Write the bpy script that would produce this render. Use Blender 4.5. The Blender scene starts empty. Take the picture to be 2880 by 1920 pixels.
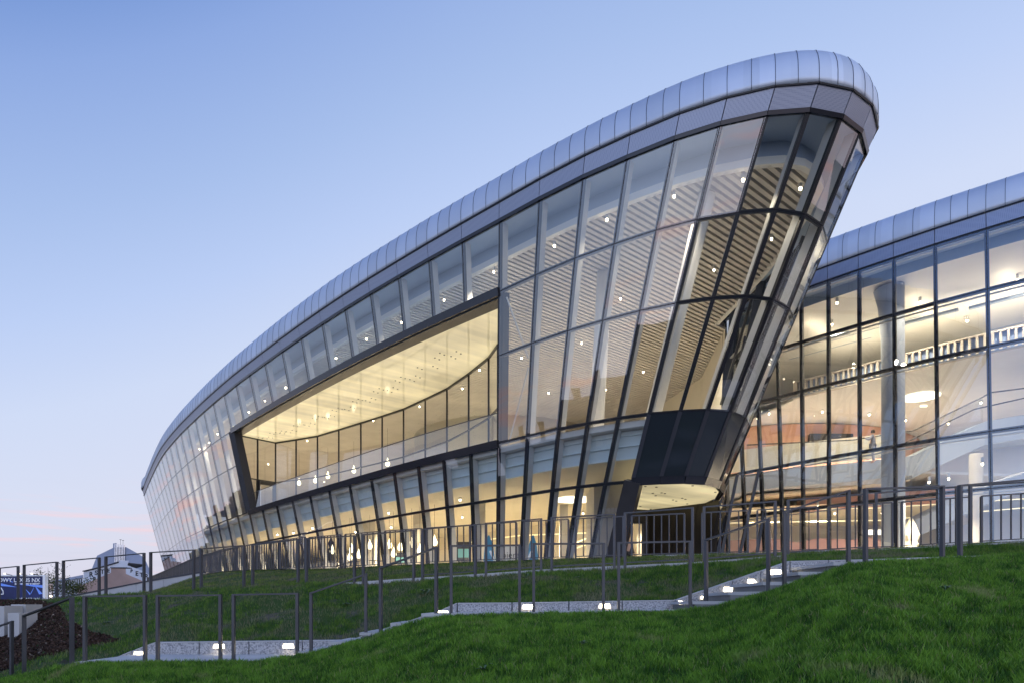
import bpy, math, random
import numpy as np
from mathutils import Vector, noise
random.seed(7); rng = np.random.default_rng(11)
S = bpy.context.scene
COL = S.collection
F = 1920.0; U0 = 1440.0; V0 = 1700.0          # the lens: 24 mm on a 36 mm frame, level camera with vertical shift
V = Vector
def P(u, v, D): return V(((u-U0)/F*D, D, (V0-v)/F*D))
def PZ(u, v, z): return P(u, v, z*F/(V0-v))
def XY(u, D): return ((u-U0)/F*D, D)
def lerp(a, b, t): return a+(b-a)*t
def interp(x, pts):
    return float(np.interp(x, [p[0] for p in pts], [p[1] for p in pts]))

# ------------------------------------------------------------------ materials
def newmat(name):
    m = bpy.data.materials.new(name); m.use_nodes = True
    nt = m.node_tree; return m, nt, nt.nodes['Principled BSDF']
def pm(name, col, rough=.5, metal=0, var=0, scale=6, bump=0, bscale=40, spec=None):
    m, nt, b = newmat(name)
    b.inputs['Roughness'].default_value = rough; b.inputs['Metallic'].default_value = metal
    if spec is not None: b.inputs['Specular IOR Level'].default_value = spec
    c = (*col, 1)
    if var:
        tc = nt.nodes.new('ShaderNodeTexCoord'); n = nt.nodes.new('ShaderNodeTexNoise')
        n.inputs['Scale'].default_value = scale; n.inputs['Detail'].default_value = 6
        r = nt.nodes.new('ShaderNodeMapRange'); r.inputs[1].default_value = .3; r.inputs[2].default_value = .7
        r.inputs[3].default_value = 1-var; r.inputs[4].default_value = 1+var
        mx = nt.nodes.new('ShaderNodeMix'); mx.data_type = 'RGBA'; mx.blend_type = 'MULTIPLY'; mx.inputs[0].default_value = 1
        mx.inputs[6].default_value = c
        nt.links.new(tc.outputs['Object'], n.inputs['Vector']); nt.links.new(n.outputs[0], r.inputs[0])
        nt.links.new(r.outputs[0], mx.inputs[7]); nt.links.new(mx.outputs[2], b.inputs['Base Color'])
    else: b.inputs['Base Color'].default_value = c
    if bump:
        tc = nt.nodes.new('ShaderNodeTexCoord'); n = nt.nodes.new('ShaderNodeTexNoise'); n.inputs['Scale'].default_value = bscale
        bp = nt.nodes.new('ShaderNodeBump'); bp.inputs['Strength'].default_value = bump; bp.inputs['Distance'].default_value = .02
        nt.links.new(tc.outputs['Object'], n.inputs['Vector']); nt.links.new(n.outputs[0], bp.inputs['Height']); nt.links.new(bp.outputs[0], b.inputs['Normal'])
    return m
def em(name, col, s):
    m, nt, b = newmat(name)
    b.inputs['Base Color'].default_value = (*[min(.9, c) for c in col], 1)
    b.inputs['Emission Color'].default_value = (*col, 1); b.inputs['Emission Strength'].default_value = s
    return m
def glassmat(name, tint, base, amp=.87, power=4):
    m = bpy.data.materials.new(name); m.use_nodes = True; nt = m.node_tree; nt.nodes.clear()
    o = nt.nodes.new('ShaderNodeOutputMaterial'); t = nt.nodes.new('ShaderNodeBsdfTransparent'); g = nt.nodes.new('ShaderNodeBsdfGlossy')
    g.inputs['Roughness'].default_value = 0; g.inputs['Color'].default_value = (.95, .97, 1, 1); t.inputs[0].default_value = (*tint, 1)
    lw = nt.nodes.new('ShaderNodeLayerWeight'); lw.inputs[0].default_value = .5
    tc = nt.nodes.new('ShaderNodeTexCoord'); nz_ = nt.nodes.new('ShaderNodeTexNoise'); nz_.inputs['Scale'].default_value = .55; nz_.inputs['Detail'].default_value = 1; bp = nt.nodes.new('ShaderNodeBump'); bp.inputs['Strength'].default_value = .5; bp.inputs['Distance'].default_value = .012
    nt.links.new(tc.outputs['Object'], nz_.inputs['Vector']); nt.links.new(nz_.outputs[0], bp.inputs['Height']); nt.links.new(bp.outputs[0], g.inputs['Normal'])
    pw = nt.nodes.new('ShaderNodeMath'); pw.operation = 'POWER'; pw.inputs[1].default_value = power
    ma = nt.nodes.new('ShaderNodeMath'); ma.operation = 'MULTIPLY_ADD'; ma.inputs[1].default_value = amp; ma.inputs[2].default_value = base
    mx = nt.nodes.new('ShaderNodeMixShader')
    nt.links.new(lw.outputs['Facing'], pw.inputs[0]); nt.links.new(pw.outputs[0], ma.inputs[0]); nt.links.new(ma.outputs[0], mx.inputs[0])
    nt.links.new(t.outputs[0], mx.inputs[1]); nt.links.new(g.outputs[0], mx.inputs[2]); nt.links.new(mx.outputs[0], o.inputs[0])
    return m
M = {}
M['black'] = pm('black_aluminium', (.018, .018, .022), .35, .3)
M['sheet'] = pm('anthracite_sheet', (.03, .03, .036), .16, .4)
M['steel'] = pm('grey_painted_steel', (.066, .066, .073), .42, .35, .12, 3)
M['fin'] = pm('pale_grey_fin', (.58, .58, .57), .5)
M['white'] = pm('white_paint', (.78, .77, .74), .5, 0, .03, 1)
M['cream'] = pm('cream_plaster', (.74, .68, .55), .6, 0, .03, .5)
M['slat'] = pm('warm_white_batten', (.56, .52, .47), .55, 0, .08, .8)
M['void'] = pm('ceiling_void', (.085, .075, .07), .8)
M['bulk'] = pm('skylit_bulkhead', (.34, .43, .58), .6)  # blue of the sky light and reflection tinted into the base colour
M['span'] = pm('pale_spandrel', (.74, .82, .83), .5, 0, .04, .6)
M['floor'] = pm('pale_stone_floor', (.64, .60, .54), .35)
M['glass'] = glassmat('facade_glass', (.86, .88, .87), .135)
M['bal'] = glassmat('balustrade_glass', (.93, .95, .95), .10)
M['gal'] = pm('skylit_gallery', (.36, .41, .50), .6)  # bluish sky light on gallery fronts and column put into the colour
M['dark'] = pm('black_glass', (.019, .024, .028), .10, 0, spec=.55)
M['darkpan'] = pm('charcoal_panel', (.035, .032, .032), .32, .3, .15, 1.5)
M['red'] = pm('red_wall', (.60, .34, .29), .5)  # pinkish wash of glass reflections mixed into the red
M['terra'] = pm('terracotta_wall', (.60, .34, .25), .5, 0, .06, .8)  # paler too, with the reflection wash in the colour
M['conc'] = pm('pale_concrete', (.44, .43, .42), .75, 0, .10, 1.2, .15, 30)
M['riser'] = pm('shaded_concrete', (.19, .185, .18), .8, 0, .12, 3)  # darker copy of the pale concrete, shade on the risers put into the colour
M['core'] = pm('concrete_core', (.50, .47, .42), .7, 0, .10, 1.0)
M['soil'] = pm('soil', (.045, .034, .024), .9, 0, .3, 5, .5, 25)
M['lamp'] = em('lamp_glow', (1, .84, .58), 22)
M['disc'] = em('round_light_glow', (1, .93, .78), 2.2)
M['steplamp'] = em('step_lamp_glow', (1, .88, .68), 3.2)
M['pend'] = em('pendant_glow', (1, .86, .60), 3.2)
M['cove'] = em('cove_strip_glow', (1, .86, .55), 1.1)
M['skin'] = pm('skin', (.50, .32, .24), .6)
M['cloth_d'] = pm('dark_cloth', (.03, .03, .035), .8)
M['cloth_g'] = pm('grey_cloth', (.28, .30, .38), .8)
M['hair'] = pm('brown_hair', (.05, .03, .02), .7)
M['blue'] = pm('blue_panel', (.06, .30, .55), .4)
M['teal'] = pm('teal_print', (.16, .42, .46), .5)
M['boardblue'] = pm('dark_blue_print', (.012, .02, .10), .4, 0, .5, .7)
M['boardlight'] = pm('pale_lit_print', (.5, .54, .60), .5); M['boardlight'].node_tree.nodes['Principled BSDF'].inputs['Emission Color'].default_value = (.75, .8, 1, 1); M['boardlight'].node_tree.nodes['Principled BSDF'].inputs['Emission Strength'].default_value = .25
M['sheen'] = em('blue_print_glow', (.10, .20, .62), .5)
M['zfar'] = pm('blue_grey_render', (.30, .33, .42), .8, 0, .06, .2)
M['wfar'] = pm('white_render', (.60, .61, .65), .8, 0, .06, .2)
M['brick'] = pm('weathered_pink_render', (.40, .27, .22), .85, 0, .22, .25)
M['roofd'] = pm('dark_roof', (.05, .05, .06), .7)
M['ink'] = pm('black_letter_paint', (.02, .02, .025), .7)
M['chrome'] = pm('brushed_metal_pipe', (.72, .72, .74), .3, .8)
M['bark'] = pm('tree_bark', (.07, .055, .045), .9)

def zinc():
    m, nt, b = newmat('standing_seam_zinc'); b.inputs['Metallic'].default_value = .5; b.inputs['Roughness'].default_value = .52
    at = nt.nodes.new('ShaderNodeAttribute'); at.attribute_name = 'Tone'
    tc = nt.nodes.new('ShaderNodeTexCoord'); n = nt.nodes.new('ShaderNodeTexNoise'); n.inputs['Scale'].default_value = .7; n.inputs['Detail'].default_value = 5
    r = nt.nodes.new('ShaderNodeMapRange'); r.inputs[3].default_value = .88; r.inputs[4].default_value = 1.1
    mx = nt.nodes.new('ShaderNodeMix'); mx.data_type = 'RGBA'; mx.blend_type = 'MULTIPLY'; mx.inputs[0].default_value = 1
    nt.links.new(tc.outputs['Object'], n.inputs['Vector']); nt.links.new(n.outputs[0], r.inputs[0])
    nt.links.new(at.outputs['Color'], mx.inputs[6]); nt.links.new(r.outputs[0], mx.inputs[7]); nt.links.new(mx.outputs[2], b.inputs['Base Color'])
    return m
M['zinc'] = zinc()
def perf():
    m, nt, b = newmat('perforated_metal'); b.inputs['Metallic'].default_value = .6; b.inputs['Roughness'].default_value = .42
    tc = nt.nodes.new('ShaderNodeTexCoord'); vo = nt.nodes.new('ShaderNodeTexVoronoi'); vo.inputs['Scale'].default_value = 22; vo.inputs['Randomness'].default_value = 0
    r = nt.nodes.new('ShaderNodeValToRGB'); r.color_ramp.elements[0].position = .28; r.color_ramp.elements[0].color = (.22, .235, .30, 1)
    r.color_ramp.elements[1].position = .42; r.color_ramp.elements[1].color = (.30, .32, .39, 1)
    nt.links.new(tc.outputs['Object'], vo.inputs['Vector']); nt.links.new(vo.outputs['Distance'], r.inputs[0]); nt.links.new(r.outputs[0], b.inputs['Base Color'])
    return m
M['perf'] = perf()
def glowceil(name, s):
    # back-lit stretch ceiling: tubes behind it show as soft bands
    m, nt, b = newmat(name); b.inputs['Base Color'].default_value = (.5, .48, .40, 1); b.inputs['Roughness'].default_value = .05
    tc = nt.nodes.new('ShaderNodeTexCoord'); mp0 = nt.nodes.new('ShaderNodeMapping'); mp0.inputs['Rotation'].default_value = (0, 0, math.radians(49.5)); mp = nt.nodes.new('ShaderNodeMapping'); nt.links.new(mp0.outputs[0], mp.inputs[0])
    mp.inputs['Scale'].default_value = (1.25, .05, 1); w = nt.nodes.new('ShaderNodeTexNoise'); w.inputs['Scale'].default_value = 1; w.inputs['Detail'].default_value = 2
    n = nt.nodes.new('ShaderNodeTexNoise'); n.inputs['Scale'].default_value = .35
    ad = nt.nodes.new('ShaderNodeMath'); ad.operation = 'ADD'
    r = nt.nodes.new('ShaderNodeMapRange'); r.inputs[1].default_value = .7; r.inputs[2].default_value = 1.3; r.inputs[3].default_value = s*.55; r.inputs[4].default_value = s*1.35
    nt.links.new(tc.outputs['Object'], mp0.inputs[0]); nt.links.new(mp.outputs[0], w.inputs['Vector']); nt.links.new(tc.outputs['Object'], n.inputs['Vector'])
    nt.links.new(w.outputs[0], ad.inputs[0]); nt.links.new(n.outputs[0], ad.inputs[1]); nt.links.new(ad.outputs[0], r.inputs[0])
    b.inputs['Emission Color'].default_value = (1, .84, .46, 1); nt.links.new(r.outputs[0], b.inputs['Emission Strength'])
    return m
M['glow'] = glowceil('backlit_loggia_ceiling', .46)
M['glow2'] = glowceil('backlit_soffit', .66)
def granite():
    m, nt, b = newmat('speckled_concrete'); b.inputs['Roughness'].default_value = .7
    tc = nt.nodes.new('ShaderNodeTexCoord'); n = nt.nodes.new('ShaderNodeTexNoise'); n.inputs['Scale'].default_value = 42; n.inputs['Detail'].default_value = 4
    r = nt.nodes.new('ShaderNodeValToRGB'); r.color_ramp.elements[0].position = .38; r.color_ramp.elements[0].color = (.20, .20, .21, 1)
    r.color_ramp.elements[1].position = .60; r.color_ramp.elements[1].color = (.48, .47, .46, 1)
    nt.links.new(tc.outputs['Object'], n.inputs['Vector']); nt.links.new(n.outputs[0], r.inputs[0]); nt.links.new(r.outputs[0], b.inputs['Base Color'])
    return m
M['granite'] = granite()
def groundmat(name, g1, g2, soil, thr):
    m, nt, b = newmat(name); b.inputs['Roughness'].default_value = .95; b.inputs['Specular IOR Level'].default_value = .1
    tc = nt.nodes.new('ShaderNodeTexCoord'); n = nt.nodes.new('ShaderNodeTexNoise'); n.inputs['Scale'].default_value = 1.1; n.inputs['Detail'].default_value = 8; n.inputs['Roughness'].default_value = .7
    n2 = nt.nodes.new('ShaderNodeTexNoise'); n2.inputs['Scale'].default_value = 30; n2.inputs['Detail'].default_value = 4
    a = nt.nodes.new('ShaderNodeMix'); a.data_type = 'RGBA'; a.inputs[6].default_value = (*g1, 1); a.inputs[7].default_value = (*g2, 1)
    r = nt.nodes.new('ShaderNodeMapRange'); r.inputs[1].default_value = thr; r.inputs[2].default_value = thr+.1
    c = nt.nodes.new('ShaderNodeMix'); c.data_type = 'RGBA'; c.inputs[7].default_value = (*soil, 1)
    for x in (n, n2): nt.links.new(tc.outputs['Object'], x.inputs['Vector'])
    nt.links.new(n2.outputs[0], a.inputs[0]); nt.links.new(n.outputs[0], r.inputs[0]); nt.links.new(r.outputs[0], c.inputs[0])
    nt.links.new(a.outputs[2], c.inputs[6]); nt.links.new(c.outputs[2], b.inputs['Base Color'])
    return m
M['lawn'] = groundmat('lawn_soil', (.025, .055, .012), (.045, .095, .02), (.05, .042, .03), .62)
M['bank'] = groundmat('bank_soil', (.03, .055, .015), (.055, .09, .022), (.10, .085, .07), .54)
def blademat(name):
    m, nt, b = newmat(name); b.inputs['Roughness'].default_value = .55; b.inputs['Specular IOR Level'].default_value = .25
    at = nt.nodes.new('ShaderNodeAttribute'); at.attribute_name = 'Tone'
    tr = nt.nodes.new('ShaderNodeBsdfTranslucent'); mx = nt.nodes.new('ShaderNodeMixShader'); mx.inputs[0].default_value = .3
    nt.links.new(at.outputs['Color'], b.inputs['Base Color']); nt.links.new(at.outputs['Color'], tr.inputs[0])
    nt.links.new(b.outputs[0], mx.inputs[1]); nt.links.new(tr.outputs[0], mx.inputs[2]); nt.links.new(mx.outputs[0], nt.nodes['Material Output'].inputs[0])
    return m
M['blade'] = blademat('grass_blade')
def tonemat(name, rough=.8):
    m, nt, b = newmat(name); b.inputs['Roughness'].default_value = rough; b.inputs['Specular IOR Level'].default_value = .2
    at = nt.nodes.new('ShaderNodeAttribute'); at.attribute_name = 'Tone'; nt.links.new(at.outputs['Color'], b.inputs['Base Color']); return m
M['tone'] = tonemat('chip_tone')

# ------------------------------------------------------------------ mesh helpers
class MB:
    def __init__(s): s.v = []; s.f = []; s.m = []
    def face(s, pts, mi=0):
        k = len(s.v); s.v += [tuple(p) for p in pts]; s.f.append(tuple(range(k, k+len(pts)))); s.m.append(mi); return s
    def hexa(s, c, mi=0):      # c: 8 corners, bottom ring 0-3, top ring 4-7
        k = len(s.v); s.v += [tuple(p) for p in c]
        for q in ((3, 2, 1, 0), (4, 5, 6, 7), (0, 1, 5, 4), (1, 2, 6, 5), (2, 3, 7, 6), (3, 0, 4, 7)):
            s.f.append(tuple(k+i for i in q)); s.m.append(mi)
        return s
    def box(s, x0, x1, y0, y1, z0, z1, mi=0):
        return s.hexa([(x0, y0, z0), (x1, y0, z0), (x1, y1, z0), (x0, y1, z0), (x0, y0, z1), (x1, y0, z1), (x1, y1, z1), (x0, y1, z1)], mi)
    def bar(s, p, q, w, n, d0, d1, mi=0, side=None):   # box along p-q, width w, depth d0..d1 along n
        p = V(p); q = V(q); a = (q-p).normalized(); n = V(n); n = (n-a*n.dot(a)).normalized(); t = a.cross(n).normalized()*(w/2)
        return s.hexa([p-t+n*d0, p+t+n*d0, p+t+n*d1, p-t+n*d1, q-t+n*d0, q+t+n*d0, q+t+n*d1, q-t+n*d1], mi)
    def tube(s, pts, r, n=8, mi=0):
        pts = [V(p) for p in pts]; k0 = len(s.v); R = r if isinstance(r, (list, tuple)) else [r]*len(pts)
        for i, p in enumerate(pts):
            a = (pts[min(i+1, len(pts)-1)]-pts[max(i-1, 0)]).normalized()
            x = a.cross(V((0, 0, 1))) if abs(a.z) < .9 else a.cross(V((0, 1, 0))); x.normalize(); y = a.cross(x)
            for j in range(n):
                t = 2*math.pi*j/n; s.v.append(tuple(p+(x*math.cos(t)+y*math.sin(t))*R[i]))
        for i in range(len(pts)-1):
            for j in range(n):
                s.f.append((k0+i*n+j, k0+i*n+(j+1) % n, k0+(i+1)*n+(j+1) % n, k0+(i+1)*n+j)); s.m.append(mi)
        s.f.append(tuple(k0+j for j in reversed(range(n)))); s.m.append(mi)
        s.f.append(tuple(k0+(len(pts)-1)*n+j for j in range(n))); s.m.append(mi)
        return s
    def lathe(s, prof, c, n=16, mi=0):   # (r, z)
        return s.tube([(c[0], c[1], c[2]+z) for r, z in prof], [max(r, .001) for r, z in prof], n, mi)
    def prism(s, poly, z0, z1, mi=0):
        k = len(s.v); n = len(poly)
        s.v += [(x, y, z0) for x, y in poly]+[(x, y, z1) for x, y in poly]
        s.f += [tuple(range(k+n-1, k-1, -1)), tuple(range(k+n, k+2*n))]; s.m += [mi, mi]
        for i in range(n): s.f.append((k+i, k+(i+1) % n, k+n+(i+1) % n, k+n+i)); s.m.append(mi)
        return s
    def slabfront(s, pts, y0, y1, mi=0):   # upright polygon in x-z with its side walls running back
        k = len(s.v); n = len(pts); dx = sum(p[0] for p in pts)/n*(y1-y0)/y0 if y0 > 100 else 0
        s.v += [(x, y0, z) for x, z in pts]+[(x+dx, y1, z) for x, z in pts]
        s.f += [tuple(range(k, k+n)), tuple(range(k+2*n-1, k+n-1, -1))]; s.m += [mi, mi]
        for i in range(n): s.f.append((k+i, k+n+i, k+n+(i+1) % n, k+(i+1) % n)); s.m.append(mi)
        return s
    def mesh(s, name, mats):
        me = bpy.data.meshes.new(name); me.from_pydata(s.v, [], s.f)
        for m in (mats if isinstance(mats, (list, tuple)) else [mats]): me.materials.append(M[m] if isinstance(m, str) else m)
        me.polygons.foreach_set('material_index', s.m); me.validate(); me.update(); return me
    def build(s, name, mats, parent=None, smooth=False):
        me = s.mesh(name, mats)
        if smooth: me.polygons.foreach_set('use_smooth', [True]*len(me.polygons))
        return link(name, me, parent)
def link(name, me, parent=None):
    o = bpy.data.objects.new(name, me); COL.objects.link(o)
    if parent: o.parent = parent; o.matrix_parent_inverse = V_inv(parent)
    return o
def V_inv(p):
    from mathutils import Matrix
    m = Matrix.Translation(p.location) @ p.rotation_euler.to_matrix().to_4x4()
    return m.inverted()
def tag(o, label=None, cat=None, group=None, kind=None):
    if label: o['label'] = label
    if cat: o['category'] = cat
    if group: o['group'] = group
    if kind: o['kind'] = kind
    return o
def thing(name, loc, label, cat, group=None, rz=0):
    o = bpy.data.objects.new(name, None); COL.objects.link(o); o.location = loc; o.rotation_euler = (0, 0, rz); o.empty_display_size = .3
    return tag(o, label, cat, group)
def struct(name, mb, mats, smooth=False): return tag(mb.build(name, mats, None, smooth), kind='structure')
def copytree(o, label=None):
    c = o.copy(); COL.objects.link(c)
    if label: c['label'] = label
    for ch in o.children:
        d = ch.copy(); COL.objects.link(d); d.parent = c
        for g in ch.children:
            e = g.copy(); COL.objects.link(e); e.parent = d
    return c
def settone(me, cols):   # per-vertex tone
    a = me.color_attributes.new('Tone', 'FLOAT_COLOR', 'POINT'); a.data.foreach_set('color', np.asarray(cols, dtype=np.float32).ravel())
ORD = ['first', 'second', 'third', 'fourth', 'fifth', 'sixth', 'seventh', 'eighth', 'ninth', 'tenth', 'eleventh', 'twelfth', 'thirteenth', 'fourteenth', 'fifteenth', 'sixteenth',
       'seventeenth', 'eighteenth', 'nineteenth', 'twentieth']+['twenty-'+w for w in ('first', 'second', 'third', 'fourth', 'fifth', 'sixth', 'seventh', 'eighth', 'ninth')]+['thirtieth']+['thirty-'+w for w in ('first', 'second', 'third', 'fourth', 'fifth', 'sixth', 'seventh', 'eighth', 'ninth')]
def area_px(pts):
    q = [(p[0]/p[1]*F+U0, V0-p[2]/p[1]*F) for p in pts]
    return abs(sum(q[i][0]*q[(i+1) % len(q)][1]-q[(i+1) % len(q)][0]*q[i][1] for i in range(len(q))))/2

# ------------------------------------------------------------------ camera, world, sun
cam = bpy.data.cameras.new('Camera'); co = bpy.data.objects.new('Camera', cam); COL.objects.link(co)
cam.lens = 24; cam.sensor_width = 36; cam.shift_y = (V0-960)/2880; cam.clip_end = 4000; cam.clip_start = .1
co.location = (0, 0, 0); co.rotation_euler = (math.radians(90), 0, 0); S.camera = co
def build_world():
    w = bpy.data.worlds.new('World'); S.world = w; w.use_nodes = True; nt = w.node_tree; nt.nodes.clear()
    N = nt.nodes.new; L = nt.links.new
    def math_(op, a, b=None, c=None):
        n = N('ShaderNodeMath'); n.operation = op
        for i, x in enumerate((a, b, c)):
            if x is None: continue
            if isinstance(x, (int, float)): n.inputs[i].default_value = x
            else: L(x, n.inputs[i])
        return n.outputs[0]
    tc = N('ShaderNodeTexCoord'); sp = N('ShaderNodeSeparateXYZ'); L(tc.outputs['Generated'], sp.inputs[0])
    x, y, z = sp.outputs
    hl = math_('SQRT', math_('ADD', math_('MULTIPLY', x, x), math_('MULTIPLY', y, y)))
    elev = math_('DEGREES', math_('ARCTAN2', z, hl))
    sa = math_('DIVIDE', x, math_('MAXIMUM', hl, .001)); ca = math_('MAXIMUM', math_('DIVIDE', y, math_('MAXIMUM', hl, .001)), 0)
    t = math_('SUBTRACT', elev, math_('MULTIPLY', sa, 13.0))
    t = math_('SUBTRACT', t, math_('MULTIPLY', math_('POWER', ca, 6), 8.0))
    t = math_('SUBTRACT', math_('MAXIMUM', t, math_('MULTIPLY', elev, .55)), 1.5)
    r = N('ShaderNodeValToRGB'); cr = r.color_ramp; L(math_('DIVIDE', math_('ADD', t, 10), 100), r.inputs[0])
    def lin(c): return tuple(((v/255+.055)/1.055)**2.4 if v > 10 else v/3294 for v in c)+(1,)
    stops = [(-10, (190, 192, 214)), (1, (212, 211, 230)), (9, (211, 217, 240)), (16.5, (203, 215, 243)), (22.6, (184, 203, 242)), (28.9, (164, 188, 233)), (36.5, (139, 167, 223)), (41.6, (108, 143, 208)), (55, (78, 116, 186)), (90, (52, 88, 158))]
    cr.elements[0].position = 0; cr.elements[0].color = lin(stops[0][1]); cr.elements[1].position = 1; cr.elements[1].color = lin(stops[-1][1])
    for a, c in stops[1:-1]:
        e = cr.elements.new((a+10)/100); e.color = lin(c)
    # thin pink and grey cloud streaks low over the horizon
    mp = N('ShaderNodeCombineXYZ'); az = math_('ARCTAN2', x, y)
    L(math_('MULTIPLY', az, 5.5), mp.inputs[0]); L(math_('MULTIPLY', elev, 1.15), mp.inputs[1])
    n = N('ShaderNodeTexNoise'); n.inputs['Scale'].default_value = 1.0; n.inputs['Detail'].default_value = 4; L(mp.outputs[0], n.inputs['Vector'])
    band = N('ShaderNodeMapRange'); band.interpolation_type = 'SMOOTHSTEP'
    band.inputs[1].default_value = 10; band.inputs[2].default_value = 3; L(elev, band.inputs[0])
    th = N('ShaderNodeMapRange'); th.inputs[1].default_value = .52; th.inputs[2].default_value = .68; L(n.outputs[0], th.inputs[0])
    k = math_('MULTIPLY', math_('MULTIPLY', th.outputs[0], band.outputs[0]), 1.0)
    mx = N('ShaderNodeMix'); mx.data_type = 'RGBA'; L(k, mx.inputs[0]); L(r.outputs[0], mx.inputs[6]); mx.inputs[7].default_value = lin((246, 206, 214))
    mp2 = N('ShaderNodeCombineXYZ'); L(math_('MULTIPLY', az, 4), mp2.inputs[0]); L(math_('MULTIPLY', elev, .8), mp2.inputs[1]); mp2.inputs[2].default_value = 7.3
    n2 = N('ShaderNodeTexNoise'); n2.inputs['Detail'].default_value = 4; n2.inputs['Scale'].default_value = 1; L(mp2.outputs[0], n2.inputs['Vector'])
    th2 = N('ShaderNodeMapRange'); th2.inputs[1].default_value = .58; th2.inputs[2].default_value = .8; L(n2.outputs[0], th2.inputs[0])
    mx2 = N('ShaderNodeMix'); mx2.data_type = 'RGBA'; L(math_('MULTIPLY', math_('MULTIPLY', th2.outputs[0], band.outputs[0]), .6), mx2.inputs[0]); L(mx.outputs[2], mx2.inputs[6]); mx2.inputs[7].default_value = lin((196, 200, 222))
    sky = N('ShaderNodeTexSky'); sky.sky_type = 'NISHITA'; sky.sun_disc = False; sky.sun_elevation = math.radians(1); sky.sun_rotation = math.radians(70)
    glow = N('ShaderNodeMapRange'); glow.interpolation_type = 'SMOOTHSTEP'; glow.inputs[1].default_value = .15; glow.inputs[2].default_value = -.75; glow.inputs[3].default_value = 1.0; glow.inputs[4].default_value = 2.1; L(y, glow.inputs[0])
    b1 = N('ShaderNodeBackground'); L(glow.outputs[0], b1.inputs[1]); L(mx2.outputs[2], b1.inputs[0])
    b2 = N('ShaderNodeBackground'); b2.inputs[1].default_value = .05; L(sky.outputs[0], b2.inputs[0])
    ad = N('ShaderNodeAddShader'); L(b1.outputs[0], ad.inputs[0]); L(b2.outputs[0], ad.inputs[1])
    o = N('ShaderNodeOutputWorld'); L(ad.outputs[0], o.inputs[0])
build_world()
sun = bpy.data.lights.new('Sun', 'SUN'); sun.energy = .12; sun.angle = math.radians(80); sun.color = (.93, .95, 1)
so = bpy.data.objects.new('Sun', sun); COL.objects.link(so); so.rotation_euler = (math.radians(58), 0, math.radians(-18))
S.view_settings.view_transform = 'Standard'; S.view_settings.look = 'None'; S.view_settings.exposure = 0; S.view_settings.gamma = 1
S.render.engine = 'CYCLES'
S.cycles.use_denoising = True; S.cycles.max_bounces = 10; S.cycles.transparent_max_bounces = 24; S.cycles.diffuse_bounces = 4
S.cycles.glossy_bounces = 4; S.cycles.sample_clamp_indirect = 6; S.cycles.caustics_reflective = False; S.cycles.caustics_refractive = False

# ------------------------------------------------------------------ main hall: curved leaning facade
ZB, Z4, Z3, Z2, Z1, ZF, ZFT = 1.30, 4.63, 6.94, 10.44, 12.87, 15.45, 16.13
TOP = [(2436, 429), (2421, 370), (2368, 329), (2276, 311), (2158, 320), (2027, 349), (1898, 390), (1764, 444), (1640, 499), (1517, 561), (1405, 622), (1300, 679), (1206, 731), (1121, 780), (1041, 825),
       (970, 870), (905, 911), (846, 951), (792, 988), (744, 1023), (700, 1055), (663, 1082), (629, 1110), (599, 1135), (572, 1158), (548, 1181), (527, 1201), (507, 1220), (492, 1237.5), (477, 1254.5), (463.5, 1271),
       (453, 1287), (445, 1302), (437, 1317), (430, 1332), (423, 1348), (416, 1363), (410, 1378), (405, 1392)]
BOT4 = [(2034, 1375), (2023, 1361), (1981, 1350), (1925.5, 1347), (1857, 1349), (1779, 1353), (1701, 1360), (1624, 1368.6), (1551, 1378), (1472.6, 1390.5), (1399, 1403), (1326, 1414.5), (1256, 1425), (1189, 1436.5),
        (1123, 1448.5), (1063, 1460), (1000.6, 1471), (943, 1482.5), (889, 1493), (840, 1502.5), (795, 1511), (753.5, 1519)]
BOT3 = {22: (699.6, 1440), 23: (666, 1449.6), 24: (637.4, 1460), 25: (610.5, 1471.5), 26: (588, 1481), 27: (568.5, 1490), 28: (551, 1498), 29: (533, 1507), 30: (516, 1515.5)}
tops = [V(PZ(u, v, ZF)) for u, v in TOP]
lean = []     # horizontal shift per metre of height
for i, tp in enumerate(tops):
    if i < len(BOT4): b = PZ(*BOT4[i], Z4); k = (tp-b)/(ZF-Z4)
    elif i in BOT3: b = PZ(*BOT3[i], Z3); k = (tp-b)/(ZF-Z3)
    else: k = None
    lean.append(k)
for i in range(31, len(tops)): lean[i] = V((-.225, -.10, 1))
def smooth(a, lo, w=1, it=2):
    for _ in range(it):
        b = [x.copy() for x in a]
        for i in range(lo, len(a)-1): b[i] = (a[i-1]+a[i]*2+a[i+1])/4
        a[:] = b
smooth(tops, 13, it=1); smooth(lean, 12, it=3)
RT = [(11.8, 35.6), (12.15, 32.6), (12.4, 30), (12.5, 27.5), (12.4, 25.2)]
RB = [(11.0, 35.8), (10.4, 34), (9.8, 32.2), (9.25, 30.6), (8.8, 29)]
WT = [(-52.6, 103), (-52, 110), (-47, 116)]
colT = [V((x, y, ZF)) for x, y in RT]+tops+[V((x, y, ZF)) for x, y in WT]
colK = [(V((t[0], t[1], ZF))-V((b[0], b[1], Z4)))/(ZF-Z4) for t, b in zip(RT, RB)]+lean+[V((-.2, -.05, 1)), V((-.2, .05, 1)), V((-.1, .2, 1))]
NR = len(RT); NM = len(tops); NC = len(colT)
def cp(j, z): return colT[j]+colK[j]*(z-ZF)       # column j of the facade at height z
def mp(i, z): return cp(i+NR, z)
def bayn(j, z=10):
    d = cp(j+1, z)-cp(j, z); a = cp(j, z+1)-cp(j, z); n = a.cross(d); n.normalize()
    if n.dot(V((-d.y, d.x, 0))) < 0: n = -n
    return n
def coln(j, z=10):
    a = bayn(max(j-1, 0), z); b = bayn(min(j, NC-2), z); return (a+b).normalized()
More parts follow.
